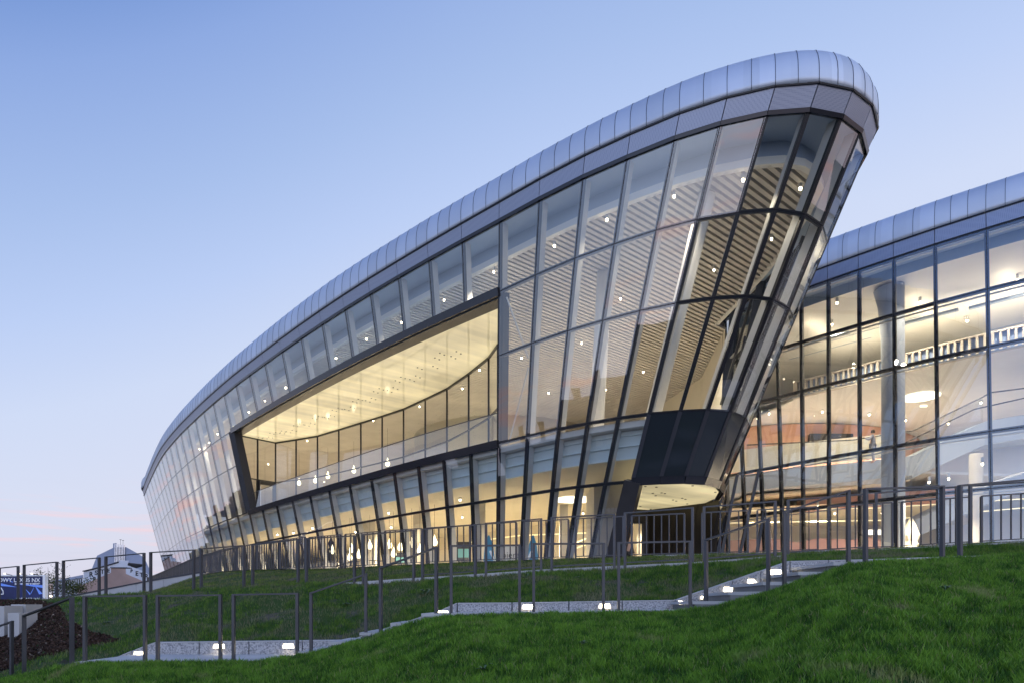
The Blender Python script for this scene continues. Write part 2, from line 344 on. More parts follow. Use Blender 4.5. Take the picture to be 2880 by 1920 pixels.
hall = thing('congress_hall', (-10, 45, ZB), 'long curved glass congress hall with overhanging prow and rounded zinc roof edge', 'building')
ROWS = [(ZB, Z4), (Z4, Z3), (Z3, Z2), (Z2, Z1), (Z1, ZF)]
L0, L1 = 10, 22      # the loggia opening runs between these facade columns
panes = []
for j in range(NC-1):
    i = j-NR
    for r, (a, b) in enumerate(ROWS):
        if L0 <= i < L1 and r in (2, 3): continue
        if i < 5 and r == 0: continue
        if i < 0 and r < 1: continue
        q = [cp(j, a), cp(j+1, a), cp(j+1, b), cp(j, b)]
        opaque = (-1 <= i < 5 and r == 1)
        panes.append((area_px(q), j, r, q, opaque))
panes.sort(key=lambda t: -t[0])
rest = MB(); npane = 0
for A, j, r, q, opaque in panes:
    if opaque: MB().face(q).build('dark_panel', 'dark', hall)
    elif npane < 98: MB().face(q).build('glass_pane', 'glass', hall); npane += 1
    else: rest.face(q)
tag(rest.build('glass_pane', 'glass', hall), kind='stuff')
for j in range(NC):
    i = j-NR; n = coln(j); w = .14 if i < 16 else (.12 if i < 22 else .08)
    z0 = Z4 if i < 5 else ZB
    def seg(a, b):
        mb = MB()
        mb.bar(cp(j, a), cp(j, b), .035, n, .002, .010, 0)
        if -1 <= i <= 5: MB().bar(cp(j, Z4+.1), cp(j, Z3), .15, n, .011, .02).build('panel_joint', 'ink', hall)
        mb.bar(cp(j, a), cp(j, b), w, n, -.12, -.004, 0); mb.bar(cp(j, a), cp(j, b), (.07 if i < 0 else .15) if i < 22 else .1, n, -.42, -.123, 1)
        mb.build('mullion', ['black', 'fin' if i >= 0 else 'steel'], hall)
    if L0 < i < L1: seg(z0, Z3); seg(Z1, ZF)
    else: seg(z0, ZF)
for z in (Z4, Z3, Z2, Z1, ZF):
    mb = MB()
    for j in range(NC-1):
        i = j-NR; n = bayn(j)
        if L0 <= i < L1 and z == Z2:
            if i == L0: mb.build('transom', ['black', 'fin', 'sheet'], hall); mb = MB()
            continue
        h = .13 if i < 22 else .07
        d = .075
        if L0 <= i < L1 and z in (Z3, Z1): h = .34; d = .08
        if -1 <= i < 5 and z == Z4: h = .30
        lip = L0 <= i < L1 and z in (Z3, Z1) or (-1 <= i < 5 and z == Z4) or z == ZF
        mb.bar(cp(j, z), cp(j+1, z), h if lip else .035, n, .003, d if lip else .011, 2)
        mb.bar(cp(j, z), cp(j+1, z), h, n, -.12, -.005, 0); mb.bar(cp(j, z), cp(j+1, z), .07, n, -.24, -.123, 1)
    mb.build('transom', ['black', 'fin', 'sheet'], hall)
# fascia panels of perforated metal, then the rounded zinc cap
for j in range(NC-1):
    n = bayn(j); g = (cp(j+1, ZFT)-cp(j, ZFT)).normalized()*.012
    a, b, c, d = cp(j, ZF+.07)+g, cp(j+1, ZF+.07)-g, cp(j+1, ZFT)-g, cp(j, ZFT)+g
    MB().hexa([a-n*.1, b-n*.1, b+n*.03, a+n*.03, d-n*.1, c-n*.1, c+n*.03, d+n*.03]).build('fascia_panel', 'perf', hall)
ft = [cp(j, ZFT) for j in range(NC)]
ev = MB()
for j in range(NC-1): ev.bar(cp(j, ZFT-.012), cp(j+1, ZFT-.012), .05, bayn(j), .02, .075)  # black strip stands in for the shadow under the roof edge
ev.build('eaves_shadow_line', 'black', hall)
def catmull(p, sub):
    out = []
    for k in range(len(p)-1):
        a, b, c, d = p[max(k-1, 0)], p[k], p[k+1], p[min(k+2, len(p)-1)]
        for s in range(sub):
            t = s/sub; out.append(.5*((2*b)+(c-a)*t+(2*a-5*b+4*c-d)*t*t+(3*b-a-3*c+d)*t**3))
    out.append(p[-1]); return out
PROF = [(o, z) for o, z in [(-.02, -.015), (.036, -.015), (.046, .16), (.045, .38), (.02, .60), (-.05, .80), (-.15, .97), (-.38, 1.11), (-.70, 1.21), (-1.10, 1.27), (-1.7, 1.29), (-3.0, 1.29)]]
def roofcap(path, name, parent, sub=6):
    pts = catmull(path, sub); vs = []; fs = []; cols = []; mi = []
    nrm = []
    for k in range(len(pts)):
        d = pts[min(k+1, len(pts)-1)]-pts[max(k-1, 0)]; nrm.append(V((-d.y, d.x, 0)).normalized())
    half = max(sub//2, 1); tone = 1
    for k in range(len(pts)-1):
        if k % 2 == 0: tone = random.uniform(.92, 1.08)
        b0 = len(vs)
        for q in (k, k+1):
            for o, z in PROF:
                z *= 1.16+.26*min(1, max(0, (pts[q].y-25)/12))
                vs.append(tuple(pts[q]+nrm[q]*o+V((0, 0, z)))); c = .66*tone; cols.append((c*.91, c*.97, c*1.08, 1))
        m = len(PROF)
        for a in range(m-1): fs.append((b0+a, b0+m+a, b0+m+a+1, b0+a+1)); mi.append(0)
        st_ = 2 if (pts[min((k//sub+1)*sub, len(pts)-1)]-pts[(k//sub)*sub]).length > 1.75 else 3
        if (k % sub) % st_ == 0:    # standing seam
            t = (pts[k+1]-pts[k]).normalized()*.008; s0 = len(vs)
            for a in range(m):
                o, z = PROF[a]; o2, z2 = PROF[min(a+1, m-1)]; o1, z1 = PROF[max(a-1, 0)]
                tn = V((z2-z1, -(o2-o1))).normalized()
                if tn.x < 0 and a < 3: tn = -tn
                up = nrm[k]*(abs(tn.x))*.012+V((0, 0, 1))*abs(tn.y)*.012
                p = pts[k]+nrm[k]*o+V((0, 0, z*(1.16+.26*min(1, max(0, (pts[k].y-25)/12)))))
                for w in (p-t, p-t+up, p+t+up, p+t): vs.append(tuple(w)); cols.append((.10, .11, .14, 1))
            for a in range(m-1):
                for e in range(3): fs.append((s0+a*4+e, s0+a*4+e+1, s0+a*4+5+e, s0+a*4+4+e)); mi.append(0)
    me = bpy.data.meshes.new(name); me.from_pydata(vs, [], fs); me.materials.append(M['zinc']); settone(me, cols)
    me.polygons.foreach_set('use_smooth', [True]*len(fs)); me.update()
    return link(name, me, parent)
roofcap(ft, 'roof_edge', hall)
rp = [(p.x, p.y) for p in ft[::1]]
MB().prism([(x, y) for x, y in [(p+coln(j)*-2.4)[:2] for j, p in enumerate(ft)]]+[(-20, 112), (14, 60)], ZFT+1.05, ZFT+1.2).build('roof', 'roofd', hall)

# interior of the hall --------------------------------------------------------
ZC = 14.6
inner = [cp(j, ZC)-V((coln(j).x, coln(j).y, 0)).normalized()*1.05 for j in range(NC)]
back = [(-40, 112), (-22, 92), (-8, 76), (6, 64), (9.5, 56), (12.2, 44), (11.3, 36.2)]
polyC = [(p.x, p.y) for p in inner]+back
# soffit and bulkhead between the glass and the ceiling edge
sof = MB(); blk = MB(); edge = MB()
for j in range(NC-1):
    a0, a1 = cp(j, ZF-.03), cp(j+1, ZF-.03); b0, b1 = inner[j], inner[j+1]
    up = V((0, 0, 1))
    sof.face([a0-coln(j)*.1, a1-coln(j+1)*.1, V((b1.x, b1.y, ZF-.03)), V((b0.x, b0.y, ZF-.03))])
    blk.face([V((b0.x, b0.y, ZC)), V((b1.x, b1.y, ZC)), V((b1.x, b1.y, ZF-.03)), V((b0.x, b0.y, ZF-.03))])
    n = V((coln(j).x, coln(j).y, 0)).normalized(); n1 = V((coln(j+1).x, coln(j+1).y, 0)).normalized()
    edge.hexa([b0-n*.1, b1-n1*.1, b1+n1*.12, b0+n*.12, b0-n*.1+up*.26, b1-n1*.1+up*.26, b1+n1*.12+up*.26, b0+n*.12+up*.26])
sof.build('soffit', 'bulk', hall); blk.build('bulkhead', 'bulk', hall); edge.build('ceiling_edge', 'white', hall)
dS = V((.76, .65)).normalized(); dN = V((dS.y, -dS.x))
def clip(poly, c):       # spans along dS of the line dN*c inside a polygon
    ts = []
    for k in range(len(poly)):
        a = V(poly[k]); b = V(poly[(k+1) % len(poly)]); fa = a.dot(dN)-c; fb = b.dot(dN)-c
        if (fa < 0) != (fb < 0): ts.append((a+(b-a)*(fa/(fa-fb))).dot(dS))
    ts.sort(); return [(ts[k], ts[k+1]) for k in range(0, len(ts)-1, 2)]
sl = MB(); cs = [V(p).dot(dN) for p in polyC]; c = min(cs)
up = V((0, 0, 1))
while c < max(cs):
    for t0, t1 in clip(polyC, c):
        if t1-t0 < .3: continue
        a = dS*t0+dN*c; b = dS*t1+dN*c
        sl.bar((a.x, a.y, ZC), (b.x, b.y, ZC), .165, (0, 0, 1), 0, .13)
    c += .285
sl.build('slatted_ceiling', 'slat', hall)
MB().face([(x, y, ZC+.3) for x, y in reversed(polyC)]).build('ceiling_void', 'void', hall)
bw = MB()
for a, b in zip(back[:-1], back[1:]):
    bw.face([(a[0], a[1], ZB), (b[0], b[1], ZB), (b[0], b[1], ZC+.3), (a[0], a[1], ZC+.3)])
bw.build('back_wall', 'cream', hall)
MB().lathe([(8, 0), (8, ZC-Z3+.2)], (-.6, 60.5, Z3-.1), 48).build('auditorium_wall', 'cream', hall, True)
# floor plate at the third line, bulkhead behind the spandrel row, lower ceiling
pf = [cp(j, Z3-.36)-V((coln(j).x, coln(j).y, 0)).normalized()*.10 for j in range(NC)]
poly3 = [(p.x, p.y) for p in pf]+back
MB().prism(poly3, Z3-.35, Z3-.12).build('floor_plate', 'floor', hall)
pl = [cp(j, 5.6)-V((coln(j).x, coln(j).y, 0)).normalized()*.62 for j in range(NC)]
q0 = NR+5
polyL = [(p.x, p.y) for p in pl[q0:]]+back[:-1]+[(6.6, 33.4), (5.4, 32.4)]
MB().face([(x, y, 5.55) for x, y in reversed(polyL)]).build('lower_ceiling', 'cream', hall)
bk = MB(); ld = MB()
for j in range(q0, NC-1):
    a0, a1 = pl[j], pl[j+1]; c0, c1 = [cp(q, Z3)-V((coln(q).x, coln(q).y, 0)).normalized()*.62 for q in (j, j+1)]
    n0 = V((coln(j).x, coln(j).y, 0)).normalized(); n1 = V((coln(j+1).x, coln(j+1).y, 0)).normalized()
    bk.face([V((a0.x, a0.y, 5.55)), V((a1.x, a1.y, 5.55)), V((c1.x, c1.y, Z3-.36)), V((c0.x, c0.y, Z3-.36))])
    for z, h in ((5.55, .05), (6.02, .05), (6.40, .17)):
        k = (z-5.55)/(Z3-5.67); e0 = lerp(V((a0.x, a0.y, 0)), V((c0.x, c0.y, 0)), k); e1 = lerp(V((a1.x, a1.y, 0)), V((c1.x, c1.y, 0)), k); zz = V((0, 0, z))
        ld.hexa([e0+zz+n0*.004, e1+zz+n1*.004, e1+zz+n1*.13, e0+zz+n0*.13, e0+zz+n0*.004+up*h, e1+zz+n1*.004+up*h, e1+zz+n1*.13+up*h, e0+zz+n0*.13+up*h])
bk.build('spandrel_wall', 'span', hall); ld.build('spandrel_ledge', 'span', hall)
lw = MB()
lb = [mp(i, ZB)-V((coln(i+NR).x, coln(i+NR).y, 0)).normalized()*(13 if i > 9 else 9) for i in range(6, NM)]
for a, b in zip(lb[:-1], lb[1:]): lw.face([(a.x, a.y, ZB), (b.x, b.y, ZB), (b.x, b.y, 5.55), (a.x, a.y, 5.55)])
lw.face([(lb[0].x, lb[0].y, ZB), (5.4, 38, ZB), (5.4, 38, 5.55), (lb[0].x, lb[0].y, 5.55)])
lw.build('lobby_wall', 'cream', hall)
MB().box(3.75, 5.15, 31.2, 34.5, ZB, 5.54).build('concrete_core', 'core', hall)
for u, D, w in ((1352, 37, .5), (1585, 38, .45), (1040, 45.5, .8), (1175, 41.5, .5)):
    x, y = XY(u, D); MB().box(x-w/2, x+w/2, y-w/2, y+w/2, ZB, 5.54).build('lobby_column', 'core', hall)
lf_ = [mp(i, ZB+.35)-V((coln(i+NR).x, coln(i+NR).y, 0)).normalized()*.2 for i in range(6, NM)]
MB().prism([(p.x, p.y) for p in lf_]+[(p.x, p.y) for p in reversed(lb)], ZB-.015, ZB+.012).build('lobby_floor', 'floor', hall)
# big round columns of the upper foyer
for (u0, v0, z0, u1, v1, z1, r) in ((1990, 330, 14.58, 1830, 1160, Z3, .30), (1700, 760, 14.58, 1674, 1190, Z3, .33)):
    D0 = 24.2 if u0 > 1900 else 30; D1 = 26.6 if u0 > 1900 else 31.2
    a = V((*XY(u0, D0), z0)); b = V((*XY(u1, D1), z1)); MB().tube([b, a], r, 20).build('foyer_column', 'white', hall, True)
x, y = XY(1432, 28.6); x2, y2 = XY(1475, 29.2)
MB().tube([(XY(1425, 28.0)[0], 28.0, 12.6), (XY(1486, 28.5)[0], 28.5, 10.3)], .035, 8).build('brace_rod', 'fin', hall)
MB().tube([(XY(1486, 28.5)[0], 28.5, 9.9), (XY(1428, 30)[0], 30, Z3)], .035, 8).build('brace_rod', 'fin', hall)
# X bracing along the far side of the prow
for j in range(0, NR):
    a, b = (Z4, Z2) if j % 2 else (Z2, ZF-.6)
    o = coln(j)*-.5; MB().bar(cp(j, a)+o, cp(j+1, b)+o, .12, coln(j), -.06, .06).build('diagonal_brace', 'steel', hall)
    MB().bar(cp(j, Z1)+o, cp(j+1, Z3)+o, .10, coln(j), -.05, .05).build('diagonal_brace', 'steel', hall)

# loggia -----------------------------------------------------------------------
ZL = Z1-.20
LB = [(775, 1243), (833, 1234), (893, 1224), (953, 1206), (1015, 1187), (1075, 1168), (1135, 1148), (1196, 1120), (1257, 1091), (1318, 1049), (1374, 1004), (1400, 968)]
lb3 = [PZ(u, v, ZL) for u, v in LB]
frontL = [mp(i, ZL)-V((coln(i+NR).x, coln(i+NR).y, 0)).normalized()*.10 for i in range(L0, L1+1)]
band = [mp(i, ZL)-V((coln(i+NR).x, coln(i+NR).y, 0)).normalized()*.75 for i in range(L0, L1+1)]
cl = MB()
poly = [(p.x, p.y, ZL) for p in band]+[(p.x, p.y, ZL) for p in lb3]
cl.face(list(reversed(poly)) if False else poly)
cl.build('loggia_ceiling', 'glow', hall)
bd = MB()
for a, b, c, d in zip(frontL[:-1], frontL[1:], band[1:], band[:-1]): bd.face([a, b, c, d])
bd.build('loggia_ceiling_margin', 'darkpan', hall)
fx = MB()
for k in range(len(lb3)-2):
    for s in (.2, .7):
        b = lerp(lb3[k], lb3[k+1], s); f_ = min(frontL, key=lambda p: (p-b).length)
        m = lerp(b, f_, .45)
        for dx, dy in ((-.5, 0), (-.3, .25), (.35, -.2), (.55, .1)):
            fx.lathe([(.042, -.02), (.042, -.001)], (m.x+dx, m.y+dy, ZL), 8)
fx.build('ceiling_downlights', 'black', hall)
bg = MB(); bm_ = MB()
ZT = 9.55
for a, b in zip(lb3[:-1], lb3[1:]):
    for z0, z1 in ((Z3-.12, ZT), (ZT, ZL)):
        MB().face([(a.x, a.y, z0), (b.x, b.y, z0), (b.x, b.y, z1), (a.x, a.y, z1)]).build('loggia_pane', 'bal', hall)
    n = V((b.y-a.y, a.x-b.x, 0)).normalized()
    for z, h in ((ZT, .07), (ZL-.05, .12)): bm_.bar((a.x, a.y, z), (b.x, b.y, z), h, n, -.05, .05)
for p in lb3: bm_.bar((p.x, p.y, Z3-.12), (p.x, p.y, ZL), .09, (0, 1, 0), -.06, .06)
bm_.build('loggia_frame', 'black', hall)
# return wall at the far end of the loggia with its door
c0 = mp(L1, ZL)-V((coln(L1+NR).x, coln(L1+NR).y, 0)).normalized()*.5; c1 = lb3[0]
rt = MB(); m_ = lerp(c0, c1, .5)
for a, b in ((c0, m_), (m_, c1)):
    for z0, z1 in ((Z3-.12, ZT), (ZT, ZL)):
        MB().face([(a.x, a.y, z0), (b.x, b.y, z0), (b.x, b.y, z1), (a.x, a.y, z1)]).build('loggia_pane', 'bal', hall)
    for z in (ZT, ZL-.05): rt.bar((a.x, a.y, z), (b.x, b.y, z), .08, (0, -1, 0), -.05, .05)
rt.bar((m_.x, m_.y, Z3-.12), (m_.x, m_.y, ZL), .1, (0, 1, 0), -.06, .06); rt.build('loggia_frame', 'black', hall)
dr = MB(); e0 = lerp(m_, c1, .05); e1 = lerp(m_, c1, .95)
for p in (e0, e1): dr.bar((p.x, p.y-.05, Z3-.1), (p.x, p.y-.05, ZT-.05), .28, (0, -1, 0), -.04, .08)
dr.bar((e0.x, e0.y-.05, ZT-.2), (e1.x, e1.y-.05, ZT-.2), .28, (0, -1, 0), -.04, .08)
door = dr.build('loggia_door', 'black', hall)
p = lerp(e0, e1, .18); MB().tube([(p.x, p.y-.2, Z3+.6), (p.x, p.y-.2, ZT-.5)], .025, 8).build('door_handle', 'chrome', door)
MB().bar(mp(L1, Z3)-coln(L1+NR)*.02, mp(L1, Z1)-coln(L1+NR)*.02, 1.15, coln(L1+NR), -.5, .05).build('loggia_jamb', 'ink', hall)
MB().bar(mp(L0, Z3), mp(L0, Z1), .22, coln(L0+NR), -.5, -.11).build('loggia_jamb', 'black', hall)
# slab edge and the parapet glass
for i in range(L0, L1):
    n = bayn(i+NR); a, b = mp(i, Z3+.15)-n*.16, mp(i+1, Z3+.15)-n*.16
    a2, b2 = a+V((0, 0, 1.2)), b+V((0, 0, 1.2))
    MB().face([a, b, b2, a2]).build('parapet_glass', 'bal', hall)
hr = MB()
for i in range(L0, L1):
    n = bayn(i+NR); a, b = mp(i, Z3+.15)-n*.16+V((0, 0, 1.2)), mp(i+1, Z3+.15)-n*.16+V((0, 0, 1.2)); hr.bar(a, b, .05, (0, 0, 1), 0, .03)
hr.build('parapet_rail', 'steel', hall)
# white plate over the loggia (underside of the upper gallery)
MB().prism([(p.x, p.y) for p in frontL]+[(p.x, p.y) for p in lb3], ZL+.02, Z1-.03).build('gallery_plate', 'bulk', hall)

# entrance recess below the prow ---------------------------------------------------
sf = [mp(5, Z4), mp(4, Z4), mp(3, Z4), mp(2, Z4), mp(1, Z4), mp(0, Z4), V((8.8, 29, Z4)), V((8.7, 30.8, Z4)), V((6.7, 33, Z4)), V((5.4, 32.6, Z4))]
MB().face([(p.x, p.y, Z4-.03) for p in sf]).build('entrance_soffit', 'glow2', hall)
dots = MB()
for u, v in ((1836, 1385), (1844, 1392), (1861, 1384), (1870, 1386), (1893, 1404), (1902, 1407), (1919, 1399), (1928, 1402), (1846, 1368), (1815, 1366), (1948, 1364), (2012, 1382), (1801, 1422), (1830, 1430), (1933, 1415)):
    p = PZ(u, v, Z4-.03); dots.lathe([(.05, -.02), (.05, -.001)], p, 8)
dots.build('soffit_downlights', 'black', hall)
rw = MB().face([(6.6, 33, ZB), (8.75, 30.8, ZB), (8.75, 30.8, Z4-.03), (6.6, 33, Z4-.03)]).face([(8.75, 30.8, ZB), (9.1, 30.5, ZB), (9.0, 29.6, Z4-.03), (8.75, 30.8, Z4-.03)])
rw.build('entrance_wall', 'darkpan', hall)
jt = MB()
for k in (.15, .45, .75):
    a = lerp(V((6.6, 33, 0)), V((8.75, 30.8, 0)), k-.12); b = lerp(V((6.6, 33, 0)), V((8.75, 30.8, 0)), k+.12)
    jt.bar((a.x-.02, a.y-.02, ZB), (b.x-.02, b.y-.02, Z4-.04), .02, (-.7, -.7, 0), 0, .01)
jt.bar((6.58, 32.98, 2.7), (8.73, 30.78, 2.9), .02, (-.7, -.7, 0), 0, .01)
jt.build('panel_joints', 'black', hall)
ew = MB()
ew.face([(5.35, 32.55, 4.0), (6.6, 33, 4.0), (6.6, 33, Z4-.03), (5.35, 32.55, Z4-.03)]).face([(6.32, 32.9, ZB), (6.6, 33, ZB), (6.6, 33, 4.0), (6.32, 32.9, 4.0)])
ew.face([(4.2, 27.6, ZB), (5.35, 32.55, ZB), (5.35, 32.55, Z4-.03), (4.75, 26.6, Z4-.03)])
ew.build('entrance_wall', 'darkpan', hall)
MB().bar(mp(5, ZB), mp(5, Z4), .62, coln(5+NR), -.55, .075).build('entrance_pillar', 'darkpan', hall)
dfm = MB(); dfm.bar((6.30, 32.87, ZB), (6.30, 32.87, 4.0), .12, (0, -1, 0), 0, .06); dfm.bar((5.4, 32.55, 3.96), (6.3, 32.87, 3.96), .12, (0, -1, 0), 0, .06)
dfm.build('entrance_door_frame', 'black', hall)
MB().face([(4.5, 37, ZB), (9, 36.2, ZB), (9, 36.2, Z4), (4.5, 37, Z4)]).build('entrance_lobby_wall', 'cream', hall)
MB().box(5.3, 8.6, 36.0, 36.15, ZB, 2.5).build('red_counter', 'red', hall)

# ------------------------------------------------------------------ second wing on the right
AT = [(2060, 880), (2118, 863), (2178, 843), (2252, 818), (2326, 791), (2413.5, 760.6), (2512, 728.7), (2622, 690.5), (2772, 645.8)]
AB = [(2098-55, 1459), (2090, 1452), (2145, 1445.5), (2195, 1439), (2254, 1431), (2327, 1423), (2415, 1412), (2517, 1401), (2630, 1386.5), (2785, 1372)]
AT = [(2034, 893)]+AT
aT = [PZ(u, v, ZF) for u, v in AT]; aB = [PZ(u, v, Z4) for u, v in AB]
for _ in range(3):
    d = aT[-1]-aT[-2]; aT.append(aT[-1]+d*1.05); d = aB[-1]-aB[-2]; aB.append(aB[-1]+d*1.05)
smooth(aT, 1, it=1); smooth(aB, 1, it=1)
wing = thing('glass_wing', (18, 40, ZB), 'lower right wing with tall glass grid wall and rounded zinc roof edge', 'building')
def ap(j, z): return aB[j]+(aT[j]-aB[j])*((z-Z4)/(ZF-Z4))
NA = len(aT)
def an(j, z=9):
    j = min(max(j, 0), NA-2); d = ap(j+1, z)-ap(j, z); a = ap(j, z+1)-ap(j, z); n = d.cross(a).normalized(); return n if n.y < 0 else -n
for j in range(NA-1):
    for a, b in ROWS: MB().face([ap(j, a), ap(j+1, a), ap(j+1, b), ap(j, b)]).build('glass_pane', 'glass', wing)
for j in range(NA):
    n = (an(j-1)+an(j)).normalized(); mb = MB()
    mb.bar(ap(j, ZB), ap(j, ZF), .03, n, .002, .010, 0); mb.bar(ap(j, ZB), ap(j, ZF), .15, n, -.08, -.004, 0); mb.bar(ap(j, ZB), ap(j, ZF), .07, n, -.24, -.083, 0)
    mb.build('mullion', ['black', 'fin'], wing)
for z in (Z4, Z3, Z2, Z1, ZF):
    mb = MB()
    for j in range(NA-1):
        n = an(j); mb.bar(ap(j, z), ap(j+1, z), .03, n, .003, .011, 0); mb.bar(ap(j, z), ap(j+1, z), .16, n, -.10, -.005, 0); mb.bar(ap(j, z)-up*.16, ap(j+1, z)-up*.16, .05, n, -.2, -.12, 1)
    mb.build('transom', ['black', 'fin'], wing)
for (ua, va, ub, vb) in ((2132, 1325, 2066, 1556), (2072, 1335, 2016, 1556), (2146, 1440, 2118, 1556), (2040, 1452, 2000, 1556)):
    MB().bar(P(ua, va, 35.0), P(ub, vb+60, 34.2), .14, (0, -1, 0), 0, .12).build('diagonal_brace', 'black', wing)
for j in range(NA-1):
    n = an(j); g = (ap(j+1, ZFT)-ap(j, ZFT)).normalized()*.012
    a, b, c, d = ap(j, ZF+.07)+g, ap(j+1, ZF+.07)-g, ap(j+1, ZFT+.05)-g, ap(j, ZFT+.05)+g
    MB().hexa([a-n*.1, b-n*.1, b+n*.03, a+n*.03, d-n*.1, c-n*.1, c+n*.03, d+n*.03]).build('fascia_panel', 'perf', wing)
ev = MB()
for j in range(NA-1): ev.bar(ap(j, ZFT+.038), ap(j+1, ZFT+.038), .05, an(j), .02, .075)  # same black stand-in for the shadow line on the wing
ev.build('eaves_shadow_line', 'black', wing)
roofcap([ap(j, ZFT+.05) for j in reversed(range(NA))], 'roof_edge', wing)
MB().prism([(x, y) for x, y in [(ap(j, ZFT)-V((an(j).x, an(j).y, 0))*2.4)[:2] for j in range(NA)]]+[(45, 60), (15, 62)], ZFT+1.05, ZFT+1.2).build('roof', 'roofd', wing)
def off(j, z, d): p = ap(j, z); n = an(j); return (p.x-n.x*d, p.y-n.y*d)
MB().prism([off(j, ZB+.2, .15) for j in range(NA)]+[(45, 49), (12, 55)], ZB-.015, ZB+.012).build('wing_floor', 'floor', wing)
MB().prism([XY(2040, 41.2), XY(2200, 39.6), XY(2400, 38), XY(2545, 36.9), (40, 40), (44, 50), (10, 55.6)], 7.15, 7.3).build('gallery_floor', 'white', wing)
# inside the wing: pale ceiling, slatted slab edge, mid ceiling, gallery, stair, red hall
c1p = [off(j, 15, .9) for j in range(NA)]
MB().face([(x, y, 14.95) for x, y in c1p]+[(45, 58, 14.95), (12, 62, 14.95)]).build('wing_ceiling', 'white', wing)
s1 = MB(); s2 = MB()
for j in range(NA-1):
    a, b, c, d = off(j, 15.4, .1), off(j+1, 15.4, .1), off(j+1, 15, .9), off(j, 15, .9)
    s1.face([(*a, ZF-.03), (*b, ZF-.03), (*c, ZF-.03), (*d, ZF-.03)]); s1.face([(*d, 14.95), (*c, 14.95), (*c, ZF-.03), (*d, ZF-.03)])
s1.build('wing_soffit', 'bulk', wing)
jl = MB()
for u, v in ((2500, 1030), (2640, 990), (2780, 930), (2330, 960), (2220, 1010)):
    a = PZ(u, v, 14.93); jl.bar(a, (a.x+3.2, a.y-3.4, 14.93), .035, (0, 0, 1), -.02, 0)
jl.build('ceiling_joints', 'bulk', wing)
for k, (u, v) in enumerate(((2300, 925), (2590, 862), (2840, 800))):
    a = PZ(u, v, 14.9); d = (aT[-1]-aT[3]).normalized()
    MB().bar((a.x-d.x*1.6, a.y-d.y*1.6, 14.2), (a.x+d.x*1.6, a.y+d.y*1.6, 14.2), .22, (0, 0, 1), 0, .12).build('light_track', 'bulk', wing)
    l = bpy.data.lights.new('track_uplight', 'AREA'); l.shape = 'RECTANGLE'; l.size = 3.1; l.size_y = .18; l.energy = 22; l.color = (1, .82, .56)
    o = bpy.data.objects.new('track_uplight_beam', l); COL.objects.link(o); o.location = (a.x, a.y, 14.36); o.rotation_euler = (math.pi, 0, -math.atan2(d.y, d.x))
mid = [off(j, 12, 6.0) for j in range(NA)]
MB().prism(mid+[(45, 58), (12, 60)], 12.0, 12.1).build('mid_ceiling', 'white', wing)
for j in range(2, NA-1):  # unseen fill lights added above the slab to brighten the top ceiling
    a, b = V((*off(j, 12, 7.2), 13.0)), V((*off(j+1, 12, 7.2), 13.0)); d = b-a
    l = bpy.data.lights.new('slab_fill_light', 'AREA'); l.shape = 'RECTANGLE'; l.size = d.length*.9; l.size_y = .5; l.energy = 48*d.length/2; l.color = (1, .82, .56)
    o = bpy.data.objects.new('slab_fill_beam', l); COL.objects.link(o); o.location = (a+b)/2; o.rotation_euler = (math.pi, 0, -math.atan2(d.y, d.x))
sb = MB(); fins = MB()
for j in range(NA-1):
    a, b = V((*mid[j], 0)), V((*mid[j+1], 0)); n = V((an(j).x, an(j).y, 0)).normalized()
    fins.bar(a+up*12.04, b+up*12.04, .08, n, .003, .17, 0); fins.bar(a+up*12.95, b+up*12.95, .08, n, .003, .17, 0)
    sb.face([a+up*12.1, b+up*12.1, b+up*12.95, a+up*12.95])
    k = max(2, round((b-a).length/.30))
    for s in range(k):
        p = lerp(a, b, (s+.5)/k); fins.bar(p+up*12.085, p+up*12.905, .10, n, .003, .16, 0)
sb.build('slab_edge', pm('blue_grey_slab', (.20, .28, .48), .6), wing); fins.build('slab_fins', 'slat', wing)
MB().face([(8, 56, ZB), (45, 50, ZB), (45, 50, 15), (8, 56, 15)]).build('wing_back_wall', 'white', wing)
# terracotta drum of the small hall with its gallery front
dr_ = MB(); cxy = (11.5, 54.5)
cxy = (20.0, 57.5); arc = [(cxy[0]+12.5*math.cos(t), cxy[1]+12.5*math.sin(t)) for t in np.radians(np.arange(-132, -9, 4))]
for a, b in zip(arc[:-1], arc[1:]): dr_.face([(*a, 7.8), (*b, 7.8), (*b, 11.95), (*a, 11.95)])
dr_.build('red_hall_wall', 'terra', wing)
MB().box(19.5, 22.3, 44.6, 45.6, 10.5, 11.2).build('hall_window', 'darkpan', wing)
def ribbon(pts, h, D_, th, name, mat):       # a sloping slab/stair face following pixel line at given distance
    mb = MB()
    for (a, b) in zip(pts[:-1], pts[1:]):
        p, q = P(a[0], a[1], a[2]), P(b[0], b[1], b[2]); y = V((0, th, 0)); hv = V((0, 0, -h))
        mb.hexa([p+hv, q+hv, q+hv+y, p+hv+y, p, q, q+y, p+y])
    return mb.build(name, mat, wing)
ribbon([(2020, 1345, 40), (2200, 1318, 38.5), (2400, 1300, 37), (2566, 1281, 35.5)], 1.0, 0, 3.5, 'gallery_front', 'gal')
ribbon([(2566, 1281, 35.5), (2770, 1184, 33.5), (2860, 1168, 33), (3000, 1150, 32)], 1.15, 0, 2.0, 'stair_flank', 'gal')
ribbon([(2560, 1470, 36), (2800, 1355, 34), (3000, 1290, 33)], .9, 0, 2.0, 'stair_flank', 'gal')
ribbon([(2100, 1392, 40), (2560, 1345, 37.5)], .12, 0, 6, 'lower_ceiling', 'cream')
MB().face([(*XY(2020, 42), 5.9), (*XY(2640, 38), 5.9), (34, 50, 5.9), (9, 52, 5.9)]).build('wing_lower_ceiling', 'cream', wing)
